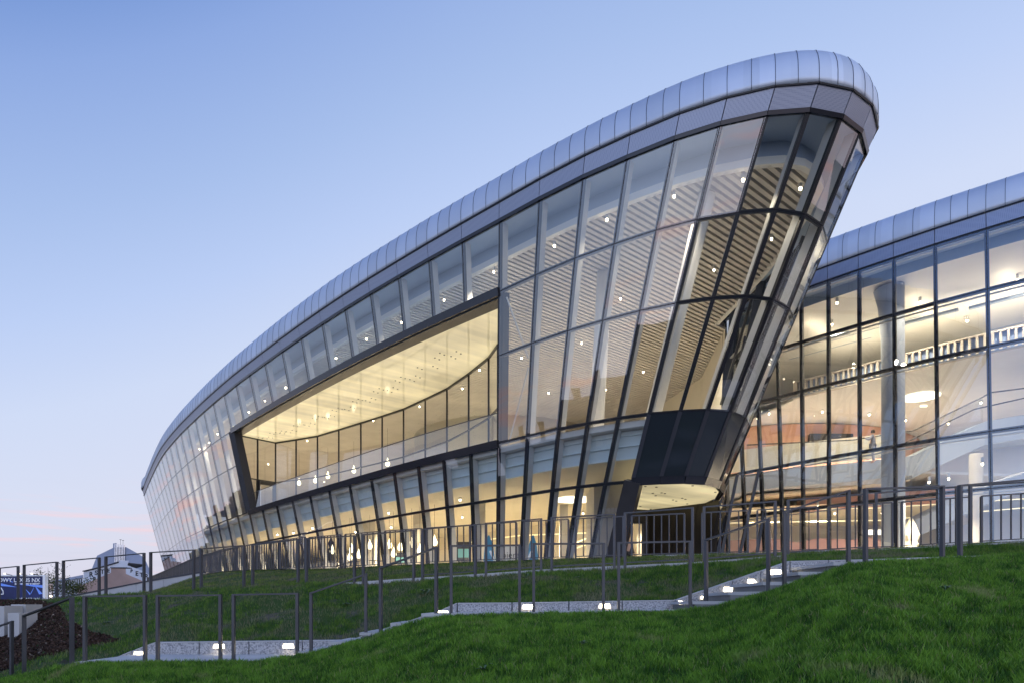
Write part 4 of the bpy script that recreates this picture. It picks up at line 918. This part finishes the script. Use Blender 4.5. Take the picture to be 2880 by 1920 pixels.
# ------------------------------------------------------------------ railings
def frame(name, a, b, za, zb, ha, hb, label, group, bottom=False, w=.040, d=.06):
    a = V((a[0], a[1], za)); b = V((b[0], b[1], zb)); t = thing(name, a, label, 'railing', group)
    dirv = V((b.x-a.x, b.y-a.y, 0)).normalized(); n = V((-dirv.y, dirv.x, 0))
    A, B = a+up*ha, b+up*hb
    for p, q in ((a, A), (b, B)): MB().bar(p-up*.12, q, w, n, -d/2, d/2).build('post', 'steel', t)
    ax = dirv*(w/2); s = (B-A).normalized()
    MB().hexa([A-ax+n*-d/2, B+ax+n*-d/2, B+ax+n*d/2, A-ax+n*d/2, A-ax+n*-d/2+up*.024, B+ax+n*-d/2+up*.024, B+ax+n*d/2+up*.024, A-ax+n*d/2+up*.024]).build('top_rail', 'steel', t)
    if bottom: MB().hexa([x+up*.05 for x in (a+ax-n*d/2, b-ax-n*d/2, b-ax+n*d/2, a+ax+n*d/2, a+ax-n*d/2+up*.02, b-ax-n*d/2+up*.02, b-ax+n*d/2+up*.02, a+ax+n*d/2+up*.02)]).build('bottom_rail', 'steel', t)
    return t
LOW = [(-120, 33, 1800, 1744), (68, 202, 1729, 1677), (239, 408, 1673.5, 1672), (444, 620, 1672, 1669.7), (657, 836, 1669, 1665.5), (875, 1029, 1665.5, 1610), (1071, 1227, 1594, 1535), (1269, 1461, 1531.6, 1529.6), (1501, 1697, 1526, 1525), (1740, 1941, 1523, 1519), (1986, 2161, 1515.7, 1455), (2206, 2386, 1437.6, 1375), (2434, 2650, 1372, 1364), (2700, 2950, 1362.6, 1340), (3000, 3250, 1337, 1330)]
for k, (u0, u1, v0, v1) in enumerate(LOW):
    z0, z1 = pZ(u0), pZ(u1); D0, D1 = pD(u0), pD(u1); h0 = (V0-v0)/F*D0-z0-.024; h1 = (V0-v1)/F*D1-z1-.024
    frame('railing_frame', XY(u0, D0), XY(u1, D1), z0, z1, h0, h1, 'grey flat bar railing frame along the lower stair path, %s from the left' % ORD[k], 'lower path railing frames')
UPR = [(-90, -20), (-2, 51), (68, 160), (178.6, 279), (298, 405), (424, 545), (566, 686), (711, 838.6), (862, 997), (1022, 1164), (1189, 1337), (1367, 1522), (1552, 1728), (1758, 1948), (1980, 2180), (2216, 2434), (2464, 2691), (2729, 2990), (3030, 3300)]
UTV = [(-90, 1603), (-20, 1598), (0, 1595), (51, 1590), (68, 1587), (160, 1578), (178.6, 1575), (279, 1566), (298, 1563.5), (405, 1553), (424, 1551), (545, 1544), (566, 1541), (686, 1531.6), (711, 1530), (838.6, 1514), (862, 1512), (997, 1504), (1022, 1501), (1164, 1488.6), (1189, 1485), (1337, 1472.6), (1367, 1469), (1522, 1456), (1552, 1453), (1728, 1443.5), (1758, 1440), (1948, 1425), (1980, 1423), (2180, 1407), (2216, 1404), (2434, 1386.5), (2464, 1383), (2691, 1366), (2729, 1364), (2990, 1345), (3030, 1342), (3300, 1325)]
for k, (u0, u1) in enumerate(UPR):
    D0, D1 = uD(u0), uD(u1); z0, z1 = (V0-uV(u0))/F*D0, (V0-uV(u1))/F*D1; h0 = (V0-interp(u0, UTV))/F*D0-z0-.024; h1 = (V0-interp(u1, UTV))/F*D1-z1-.024
    frame('railing_frame', XY(u0, D0), XY(u1, D1), z0, z1, h0, h1, 'slim grey railing frame along the upper ramp path, %s from the left' % ORD[k], 'upper path railing frames', bottom=10 <= k <= 15, w=.048, d=.07)
# picket railing along the plaza edge
bal_me = MB().box(-.014, .014, -.016, .016, 0, 1).mesh('baluster', 'steel')
def picket(a, b, za, zb, h, label):
    a = V((a[0], a[1], za)); b = V((b[0], b[1], zb)); t = thing('picket_railing', a, label, 'railing', 'picket railings at the plaza edge')
    dirv = V((b.x-a.x, b.y-a.y, 0)); Ln = dirv.length; dirv.normalize(); n = V((-dirv.y, dirv.x, 0)); A, B = a+up*h, b+up*h
    MB().bar(A, B, .07, (0, 0, 1), -.025, 0).build('top_rail', 'steel', t)
    MB().bar(a+up*.06, b+up*.06, .06, (0, 0, 1), -.02, 0).build('bottom_rail', 'steel', t)
    for p in (a, b): MB().bar(p-up*.1, p+up*(h-.026), .045, n, -.035, .035).build('post', 'steel', t)
    k = max(2, round(Ln/.21)); rz = math.atan2(dirv.y, dirv.x)
    for s in range(1, k):
        o = link('baluster', bal_me, None); p = lerp(a, b, s/k); o.parent = t; o.location = p-a+up*.061; o.rotation_euler = (0, 0, rz); o.scale = (1, 1, h-.088)
SEC = [(870, 958), (971, 1065), (1083, 1186), (1200, 1322), (1336, 1452), (1474, 1599), (1619, 1753), (1777, 1925), (1975, 2104), (2130, 2300), (2330, 2509), (2536, 2728), (2760, 2985), (3010, 3240), (3265, 3500)]
path_left = [(858, 24.1), (790, 25.4), (720, 27.0), (625, 29.6), (542, 35.4), (480, 44.7), (440, 53.5), (414, 60.6)]
pl_pts = [V((*XY(u, D_), ZB)) for u, D_ in path_left]; acc = [0]
for a, b in zip(pl_pts[:-1], pl_pts[1:]): acc.append(acc[-1]+(b-a).length)
def along(s): return V((np.interp(s, acc, [p.x for p in pl_pts]), np.interp(s, acc, [p.y for p in pl_pts]), ZB))
nsec = 22; left_secs = []
for k in range(nsec): left_secs.append((along(acc[-1]*k/nsec), along(acc[-1]*(k+.94)/nsec)))
allsec = [(b, a, ZB, ZB) for a, b in reversed(left_secs)]
for u0, u1 in SEC:
    D0, D1 = eD(u0)+.08, eD(u1)+.08; allsec.append((V((*XY(u0, D0), 0)), V((*XY(u1, D1), 0)), (V0-eV(u0))/F*D0, (V0-eV(u1))/F*D1))
for k, (a, b, za, zb) in enumerate(allsec):
    picket((a.x, a.y), (b.x, b.y), za, zb, 1.12, 'dark picket railing section at the plaza edge, %s from the left' % ORD[k])

# ------------------------------------------------------------------ grass, mulch
def blades(pos, h, w, lean, cols, name):
    n = len(pos); ang = rng.uniform(0, 2*np.pi, n); d = np.stack([np.cos(ang), np.sin(ang), np.zeros(n)], 1); la = rng.uniform(0, 2*np.pi, n)
    ld = np.stack([np.cos(la), np.sin(la), np.zeros(n)], 1)*(lean*h)[:, None]; upv = np.zeros((n, 3)); upv[:, 2] = h
    b0 = pos-d*w[:, None]/2; b1 = pos+d*w[:, None]/2; mid = pos+upv*.55+ld*.3; m0 = mid-d*w[:, None]*.38; m1 = mid+d*w[:, None]*.38; tip = pos+upv+ld
    vs = np.stack([b0, b1, m1, m0, tip], 1).reshape(-1, 3)
    me = bpy.data.meshes.new(name); me.vertices.add(5*n); me.vertices.foreach_set('co', vs.ravel().astype(np.float32))
    base = (np.arange(n)*5)[:, None]; loops = np.concatenate([base+np.array([[0, 1, 2, 3]]), base+np.array([[3, 2, 4]])], 1).ravel()
    me.loops.add(len(loops)); me.loops.foreach_set('vertex_index', loops.astype(np.int32))
    me.polygons.add(2*n); stt = np.stack([np.arange(n)*7, np.arange(n)*7+4], 1).ravel(); me.polygons.foreach_set('loop_start', stt.astype(np.int32))
    me.update(calc_edges=True); me.materials.append(M['blade']); c4 = np.repeat(cols, 5, axis=0); settone(me, c4)
    return tag(link(name, me), kind='stuff')
def sample(fn, ulo, uhi, n, tlo=0., thi=1.):
    u = rng.uniform(ulo, uhi, n); t = rng.uniform(tlo, thi, n); out = np.empty((n, 3)); 
    for k in range(n): D, z = fn(u[k], t[k]); out[k] = ((u[k]-U0)/F*D, D, z)
    return u, t, out
def nz(p, s, seed): return np.array([noise.fractal(V((x*s, y*s, seed)), .7, 2.0, 4) for x, y, z in p])
MUL = [(-90, 1690), (70, 1686), (118, 1690), (160, 1702), (178, 1722), (186, 1745), (225, 1762), (262, 1782), (345, 1797), (330, 1806), (240, 1822), (190, 1832), (120, 1845), (60, 1862), (20, 1880), (-90, 1905)]
MULG = [((u-U0)/F, v) for u, v in MUL]
def mulch(p):    # the bark-covered corner at the lower left
    a, v = p[0]/p[1]+noise.noise(V((p[0]*2, p[1]*2, 5)))*.006, V0-p[2]/p[1]*F+noise.noise(V((p[0]*2, p[1]*2, 9)))*7; c = False
    for k in range(len(MULG)):
        (x0, y0), (x1, y1) = MULG[k], MULG[k-1]
        if (y0 > v) != (y1 > v) and a < (x1-x0)*(v-y0)/(y1-y0)+x0: c = not c
    return c
def grass(name, fn, ulo, uhi, n, hh, ww, c0, c1, dry, bare, dw=False, tlo=0., thi=1., clumpy=.5):
    u, t, p = sample(fn, ulo, uhi, n, tlo, thi)
    k = nz(p, 1.1, 2.2); k2 = nz(p, 4.0, 9.1); keep = ((k < bare+rng.uniform(-.12, .12, n)) | (rng.uniform(0, 1, n) < .33)) & (rng.uniform(0, 1, n) < .8+.5*k2)
    if fn is midbank: keep &= ~np.array([mulch(q) for q in p])
    p, k, k2 = p[keep], k[keep], k2[keep]; n = len(p)
    f = np.clip(rng.normal(.45, .36, n)+k2*.9+k*.3, 0, 1)[:, None]; col = np.array(c0)*(1-f)+np.array(c1)*f
    dm = ((rng.uniform(0, 1, n) < .035)+np.clip((k-bare+.22)*2.0, 0, .75))[:, None]; dm = np.clip(dm, 0, .8); col = col*(1-dm)+np.array(dry)*dm
    col *= rng.uniform(.75, 1.25, (n, 1)); h = hh*rng.uniform(.55, 1.35, n)*(1+clumpy*k2); tall = rng.uniform(0, 1, n) < .006; h[tall] *= 1.9
    blades(p, np.clip(h, .015, 1), ww*rng.uniform(.7, 1.3, n), rng.uniform(.15, .75, n), np.concatenate([col, np.ones((n, 1))], 1), name)
G0, G1, DRY = (.036, .105, .010), (.170, .335, .034), (.30, .27, .13)
def fore2(u, t): D = lerp(4.4, pD(u)-.06, t**.85); return D, fore(u, D)
grass('foreground_grass', fore2, -60, 2940, 390000, .058, .0085, G0, G1, DRY, .75, clumpy=.35)
grass('bank_grass', midbank, -40, 2920, 170000, .06, .009, G0, (.145, .24, .033), (.19, .165, .11), .16, tlo=.0)
grass('upper_bank_grass', upbank, 405, 2940, 110000, .055, .011, (.07, .12, .02), (.17, .23, .045), (.20, .17, .10), .08)
grass('foreground_grass', lambda u, t: (lerp(3.0, pD(u)-.06, t), fore(u, lerp(3.0, pD(u)-.06, t))), 2940, 4300, 60000, .06, .014, G0, G1, DRY, .75)
grass('bank_grass', midbank, 2920, 4200, 26000, .06, .014, G0, (.145, .24, .033), (.19, .165, .11), .16)
grass('upper_bank_grass', upbank, 2940, 4200, 20000, .055, .016, (.07, .12, .02), (.17, .23, .045), (.20, .17, .10), .08)
grass('bank_grass', midbank, -700, -40, 16000, .06, .014, G0, (.145, .24, .033), (.19, .165, .11), .16)
# bark chips
u, t, p = sample(midbank, -60, 460, 90000); keep = np.array([mulch(q) for q in p]); p = p[keep][:24000]; n = len(p)
a = rng.normal(size=(n, 3)); a /= np.linalg.norm(a, axis=1)[:, None]; b = np.cross(a, rng.normal(size=(n, 3))); b /= np.linalg.norm(b, axis=1)[:, None]
s1 = rng.uniform(.012, .05, n)[:, None]; s2 = rng.uniform(.008, .022, n)[:, None]; p = p+np.array([0, 0, .02])
vs = np.stack([p-a*s1-b*s2, p+a*s1-b*s2, p+a*s1+b*s2, p-a*s1+b*s2], 1).reshape(-1, 3)
me = bpy.data.meshes.new('bark_mulch'); me.from_pydata(vs.tolist(), [], (np.arange(n)[:, None]*4+np.arange(4)).tolist()); me.materials.append(M['tone'])
tone = np.array([.050, .030, .022])*rng.uniform(.35, 1.7, (n, 1)); br = rng.uniform(0, 1, n) < .035; tone[br] = np.array([.22, .18, .14])*rng.uniform(.5, 1.2, (br.sum(), 1)); gr = rng.uniform(0, 1, n) < .03; tone[gr] = (.03, .06, .02)
settone(me, np.repeat(np.concatenate([tone, np.ones((n, 1))], 1), 4, axis=0)); tag(link('bark_mulch', me), kind='stuff')
mg = MB(); cnt = 0
for uu in np.arange(-200, 470, 12.):
    for k in range(40):
        q = [midbank(uu+du, (k+dt)/40) for du, dt in ((0, 0), (12, 0), (12, 1), (0, 1))]; c = midbank(uu+6, (k+.5)/40); pc = ((uu+6-U0)/F*c[0], c[0], c[1])
        if mulch(pc): mg.face([((uu+du-U0)/F*D_, D_, z+.006) for (D_, z), du in zip(q, (0, 12, 12, 0))])
struct('mulch_bed', mg, pm('dark_mulch_soil', (.020, .013, .010), .95, 0, .4, 9, .6, 30))
# small weeds on the slope
def weed(p, s, label, nl=9):
    mb = MB()
    for k in range(nl):
        an_ = 2*math.pi*k/nl+random.uniform(-.3, .3); L = s*random.uniform(.6, 1.1); e = random.uniform(.3, .9); d = V((math.cos(an_), math.sin(an_), 0)); side = V((-d.y, d.x, 0))*s*.16
        m_ = p+d*L*.5+up*L*e*.7; tip = p+d*L+up*L*e*.55; mb.face([p, m_-side, tip, m_+side])
    return tag(mb.build('weed', pm('weed_leaf', (.07, .12, .05), .6)), label, 'plant', 'weeds on the grass')
for k, (u, t, s, lab) in enumerate(((974, .52, .16, 'leafy weed on the slope between the two sloping railing frames'), (1195, .52, .20, 'broad leafy weed on the slope left of the kerb corner'), (1477, .74, .16, 'pale drooping weed below the upper kerb in the middle'), (1620, .62, .12, 'small pale weed on the slope right of the middle'), (300, .45, .14, 'thin pale weed beside the bark mulch'), (2280-1330, .7, .10, 'small weed near the top of the left slope'))):
    D_, z = midbank(u, t); weed(V(((u-U0)/F*D_, D_, z)), s, lab)
for k, (u, D_, s, lab) in enumerate(((1360, 6.6, .10, 'small broad leaf weed in the foreground lawn, bottom middle'), (1640, 7.4, .09, 'pale leaf weed in the foreground lawn right of middle'), (2660, 7.3, .10, 'small clover tuft in the foreground lawn, far right'))):
    weed(V(((u-U0)/F*D_, D_, fore(u, D_)+.04)), s, lab, 7)
# stepped concrete blocks at the lower left corner
for k, (u0, u1, v0, v1, D_, lab) in enumerate(((-60, 12, 1703, 1850, 16.0, 'pale concrete wall block farthest left behind the bark mulch'), (13, 30, 1702, 1800, 16.3, 'narrow pale concrete block second from left by the mulch'), (31, 72, 1698, 1800, 16.7, 'tall back concrete block with slab edges by the mulch'), (22, 54, 1722, 1790, 15.6, 'small square concrete block with two holes in the mulch'))):
    a = P(u0, v1, D_); b = P(u1, v0, D_); mb = MB().box(a.x, b.x, D_, D_+.6, a.z, b.z)
    if k == 3:
        for zz in (.42, .55): mb.lathe([(.02, 0), (.02, .01)], (lerp(a.x, b.x, .45), D_-.004, lerp(a.z, b.z, zz)), 8, 1)
    tag(mb.build('concrete_block', ['conc', 'ink']), lab, 'block', 'concrete blocks by the mulch')

# ------------------------------------------------------------------ far left: billboard, trees, old houses
D = 60.0
px = lambda u: XY(u, D)[0]; pzv = lambda v: P(0, v, D).z
bb = thing('billboard', (px(-60), D, 0), 'large dark blue lit billboard with white lettering', 'billboard')
MB().box(px(-330), px(122), D, D+.25, pzv(1704), pzv(1619)).build('poster', 'boardblue', bb)
fr = MB(); fr.box(px(-338), px(129), D-.1, D+.3, pzv(1619)+.002, pzv(1616)); fr.box(px(122)+.002, px(129), D-.1, D+.3, pzv(1704), pzv(1619)); fr.build('frame', 'boardlight', bb)
for u in (-200, 20, 100): MB().box(px(u)-.15, px(u)+.15, D+.26, D+.55, -2.6, pzv(1630)).build('support', 'steel', bb)
shn = MB()
for a, b, c in (((40, 1640), (122, 1652), (122, 1644)), ((70, 1653), (86, 1668), (84, 1672)), ((98, 1645), (86, 1667), (88, 1668)), ((98, 1645), (120, 1668), (110, 1670)), ((0, 1638), (50, 1650), (0, 1646)), ((8, 1620), (35, 1637), (36, 1635))):
    shn.face([(px(q[0]), D-.006, pzv(q[1])) for q in (a, b, c)])
shn.build('light_beams', 'sheen', bb)
MB().tube([(px(-8), D-.03, pzv(1648)), (px(2), D-.03, pzv(1650)), (px(9), D-.03, pzv(1660)), (px(10), D-.03, pzv(1669)), (px(-8), D-.03, pzv(1671))], .05, 6).build('car_outline', 'boardlight', bb)
for body, size, v, u in (('NOWY LEXUS NX', .50, 1635, 113), ('już jesteśmy w salonie', .24, 1642, 113), ('ZAPRASZAMY', .33, 1687, 112), ('NA JAZDĘ PRÓBNĄ', .30, 1695, 103)):
    textmesh(body, size, (px(u), D-.02, pzv(v)), 'boardlight', 'lettering', bb, align='RIGHT', bold=.008)
for u in (4, 37, 79, 112):
    t = MB(); t.tube([(px(u), D-.0, pzv(1617)), (px(u)-.15, D-.5, pzv(1614)), (px(u), D-1.0, pzv(1612))], .03, 6); a = t.build('lamp_arm', 'steel', bb)
    MB().lathe([(.02, -.06), (.09, -.02), (.07, .04)], (px(u), D-1.0, pzv(1613)), 8).build('lamp', 'pend', a)
def tree(name, base, h, r, n, label, cat, leaf, trunk_r=.06, tone=((.05, .07, .03), (.12, .13, .07)), limbs=9, spread=.5):
    t = thing(name, base, label, cat); rr = random.Random(hash(label) % 1000); rr = random.Random(len(label)*7)
    tk = MB(); tk.tube([base, base+V((.05, 0, h*.5)), base+V((0, 0, h*.95))], [trunk_r, trunk_r*.7, .01], 8); tips = []
    for k in range(limbs):
        z = h*rr.uniform(.12, .8); a = rr.uniform(0, 6.28); e = base+V((math.cos(a)*r*rr.uniform(.5, 1), math.sin(a)*r*rr.uniform(.5, 1), z+h*rr.uniform(.1, .35))); s = base+V((0, 0, z*.8)); m_ = lerp(s, e, .5)+V((0, 0, .05*h))
        tk.tube([s, m_, e], [trunk_r*.4, trunk_r*.25, .006], 5); tips += [m_, e, lerp(m_, e, .5)]
        for q in range(3):
            e2 = e+V((rr.uniform(-1, 1)*r*.3, rr.uniform(-1, 1)*r*.3, rr.uniform(.05, .2)*h)); tk.tube([m_, e2], [trunk_r*.15, .004], 4); tips.append(e2)
    tk.build('trunk', 'bark', t)
    vs = []; fs = []; cs_ = []
    for k in range(n):
        c = rr.choice(tips)+V((rr.gauss(0, 1), rr.gauss(0, 1), rr.gauss(0, .8)))*r*spread*.5; a = V((rr.gauss(0, 1), rr.gauss(0, 1), rr.gauss(0, 1))).normalized(); b = a.cross(V((rr.gauss(0, 1), rr.gauss(0, 1), 1))).normalized(); s = leaf*rr.uniform(.6, 1.3); k0 = len(vs)
        vs += [tuple(c-a*s), tuple(c+b*s*.5), tuple(c+a*s), tuple(c-b*s*.5)]; fs.append((k0, k0+1, k0+2, k0+3)); f = rr.random(); cc = [tone[0][m]*(1-f)+tone[1][m]*f for m in range(3)]+[1]; cs_ += [cc]*4
    me = bpy.data.meshes.new('crown'); me.from_pydata(vs, [], fs); me.materials.append(M['tone']); settone(me, cs_); link('crown', me, t)
b = P(135, 1700, 75); tree('young_tree', V((b.x, 75, -.6)), 5.0, 1.25, 900, 'thin young tree with sparse leaves right of the billboard', 'tree', .10)
b = P(148, 1700, 72); tree('shrub', V((b.x, 72, -.6)), 2.6, 1.1, 900, 'low green shrub between the billboard and the ramp wall', 'shrub', .09)
b = P(205, 1700, 90); tree('shrub', V((b.x, 90, -.6)), 3.2, 1.7, 1500, 'yellow green shrub in front of the brown gable', 'shrub', .12, tone=((.06, .08, .02), (.16, .17, .06)))
b = P(178, 1700, 85); tree('shrub', V((b.x, 85, -.6)), 3.6, .9, 500, 'thin bare shrub left of the yellow green one', 'shrub', .09)
lp = thing('garden_lamp', P(143, 1690, 68), 'small glowing lamp beside the shrub near the billboard', 'lamp'); p = P(143, 1675, 68)
MB().lathe([(.02, -.10), (.12, -.05), (.13, .03), (.04, .09)], p, 12).build('globe', 'steplamp', lp); MB().tube([(p.x, p.y, -2.6), (p.x, p.y, p.z-.12)], .04, 6).build('post', 'steel', lp)
def hpoly(pts, D_): return [(XY(u, D_)[0], P(0, v, D_).z) for u, v in pts]
D = 190.0
h1 = thing('tenement_house', (XY(330, D)[0], D, -2.6), 'tall blue grey gabled tenement house with shiny flue pipes', 'house')
MB().slabfront(hpoly([(256, 1720), (258, 1599), (273, 1561), (322, 1537), (355, 1537), (382, 1552), (402, 1564), (411, 1578), (420, 1598), (421, 1720)], D), D, D+14).build('wall', 'zfar', h1)
MB().slabfront(hpoly([(315, 1541), (315, 1526), (325, 1525), (325, 1541)], D), D+.5, D+2).build('chimney', 'zfar', h1)
for k in range(7): x = XY(325.5+k*4.3, D)[0]; MB().tube([(x, D-.3, P(0, 1580, D).z), (x, D-.3, P(0, 1528+k*.4, D).z)], .14, 8).build('flue_pipe', 'chrome', h1)
MB().slabfront(hpoly([(240, 1600), (240, 1580), (252, 1578), (258, 1576), (272, 1562), (258, 1599)], D), D+6, D+9).build('dormer', 'roofd', h1)
for u, v in ((339, 1517), (346, 1519)):
    p = P(u, v, D); a = MB().lathe([(.05, 0), (.35, .12)], p, 10).build('satellite_dish', 'roofd', h1); MB().tube([(p.x, p.y, P(0, 1530, D).z), p], .04, 6).build('mast', 'steel', a)
D = 160.0
h2 = thing('low_house', (XY(320, D)[0], D, -2.6), 'low white house with black painted capital letters on its gable', 'house')
MB().slabfront(hpoly([(234, 1720), (235, 1607), (294, 1593), (334, 1581), (335, 1574), (362, 1575), (358, 1588), (403, 1604), (420, 1615), (421, 1720)], D), D, D+12).build('wall', 'wfar', h2)
rf = MB(); q = hpoly([(234, 1606), (294, 1592), (334, 1580)], D)
for a, b in zip(q[:-1], q[1:]): rf.hexa([(a[0], D-.3, a[1]+.004), (b[0], D-.3, b[1]+.004), (b[0], D+12, b[1]+.004), (a[0], D+12, a[1]+.004), (a[0], D-.3, a[1]+.2), (b[0], D-.3, b[1]+.2), (b[0], D+12, b[1]+.2), (a[0], D+12, a[1]+.2)])
rf.build('roof', 'roofd', h2)
for ch, u, v, s in (('R', 251, 1620, 1.55), ('S', 267, 1615, 1.45), ('T', 283, 1612, 1.45), ('E', 302, 1608, 1.25), ('P', 367, 1608, 1.0), ('E', 381, 1617, 1.45), ('T', 393, 1621, 1.45), ('R', 407, 1625, 1.45), ('P', 262, 1631, 1.2)):
    textmesh(ch, s, (XY(u, D)[0], D-.05, P(0, v, D).z), 'ink', 'letter', h2, ext=.02, bold=.03)
D = 130.0
h3 = thing('old_shed', (XY(310, D)[0], D, -2.6), 'weathered pinkish brown gable wall in front of the lettered white house', 'house')
MB().slabfront(hpoly([(218, 1720), (219, 1648), (312, 1609), (312, 1596), (354, 1597.5), (354, 1612), (396, 1630), (410, 1640), (410, 1720)], D), D, D+10).build('wall', 'brick', h3)
q = hpoly([(311, 1595.5), (355, 1597)], D); MB().box(q[0][0], q[1][0], D-.15, D+2, q[0][1]-.05, q[0][1]+.12).build('chimney_cap', 'roofd', h3)
D = 220.0
h4 = thing('long_block', (XY(200, D)[0], D, -2.6), 'long low grey block with a row of windows left of the lettered house', 'house')
MB().slabfront(hpoly([(150, 1720), (150, 1637), (234, 1622), (236, 1720)], D), D, D+12).build('wall', 'wfar', h4)
MB().slabfront(hpoly([(149, 1638), (149, 1632), (236, 1615), (236, 1623)], D), D-.4, D+12).build('roof', 'zfar', h4)
for k in range(11):
    u = 168+k*6; a = hpoly([(u, 1657-k*1.0), (u+2.6, 1657-k*1.0), (u+2.6, 1636-k*1.0), (u, 1636-k*1.0)], D); MB().slabfront(a, D-.08, D-.01).build('window', 'roofd', h4)

# ------------------------------------------------------------------ houses across the road on the left, mirrored in the glass front
def citymat(name, wall, win):
    m, nt, b = newmat(name); b.inputs['Roughness'].default_value = .8
    tc = nt.nodes.new('ShaderNodeTexCoord'); sp = nt.nodes.new('ShaderNodeSeparateXYZ'); cb = nt.nodes.new('ShaderNodeCombineXYZ'); br = nt.nodes.new('ShaderNodeTexBrick')
    nt.links.new(tc.outputs['Object'], sp.inputs[0]); nt.links.new(sp.outputs[1], cb.inputs[0]); nt.links.new(sp.outputs[2], cb.inputs[1]); nt.links.new(cb.outputs[0], br.inputs['Vector'])
    br.offset = 0; br.inputs['Scale'].default_value = 1; br.inputs['Brick Width'].default_value = 2.8; br.inputs['Row Height'].default_value = 3.4; br.inputs['Mortar Size'].default_value = .85; br.inputs['Mortar Smooth'].default_value = 0
    br.inputs['Color1'].default_value = (*win, 1); br.inputs['Color2'].default_value = (*[c*1.6 for c in win], 1); br.inputs['Mortar'].default_value = (*wall, 1); nt.links.new(br.outputs[0], b.inputs['Base Color']); return m
CT = [((-126, -112, 122, 141), 15, 'grey', (.20, .20, .21)), ((-124, -108, 96, 119), 19, 'ochre', (.26, .20, .13)), ((-122, -106, 66, 93), 15, 'pale stone', (.30, .28, .26)), ((-120, -104, 40, 63), 20, 'brick red', (.22, .12, .09)), ((-122, -106, 8, 36), 16, 'dull green', (.17, .19, .15)), ((-120, -102, -24, 4), 18, 'brown', (.20, .15, .12)), ((-118, -100, -60, -28), 14, 'cream', (.33, .29, .22))]
for (x0, x1, y0, y1), h, nm, c in CT:
    h *= .45
    t = thing('town_house', ((x0+x1)/2, (y0+y1)/2, -2.6), nm+' town house across the road, mirrored in the glass front of the hall', 'house', 'houses across the road')
    MB().box(x0, x1, y0, y1, -2.6, h).build('wall', citymat(nm+'_front', c, (.03, .035, .04)), t)
    ym = (x0+x1)/2; mb = MB(); k = [(x0-.4, h+.01), (x1+.4, h+.01), (ym+2, h+4), (ym-2, h+4)]
    mb.v += [(x, y0-.3, z) for x, z in k]+[(x, y1+.3, z) for x, z in k]; mb.f += [(0, 1, 2, 3), (7, 6, 5, 4), (0, 4, 5, 1), (1, 5, 6, 2), (2, 6, 7, 3), (3, 7, 4, 0)]; mb.m += [0]*6
    rf = mb.build('roof', 'roofd', t)
    for q in (.3, .7): yy = lerp(y0, y1, q); MB().box(ym-.6, ym+.6, yy-.5, yy+.5, h+3.5, h+6).build('chimney', 'brick', rf)
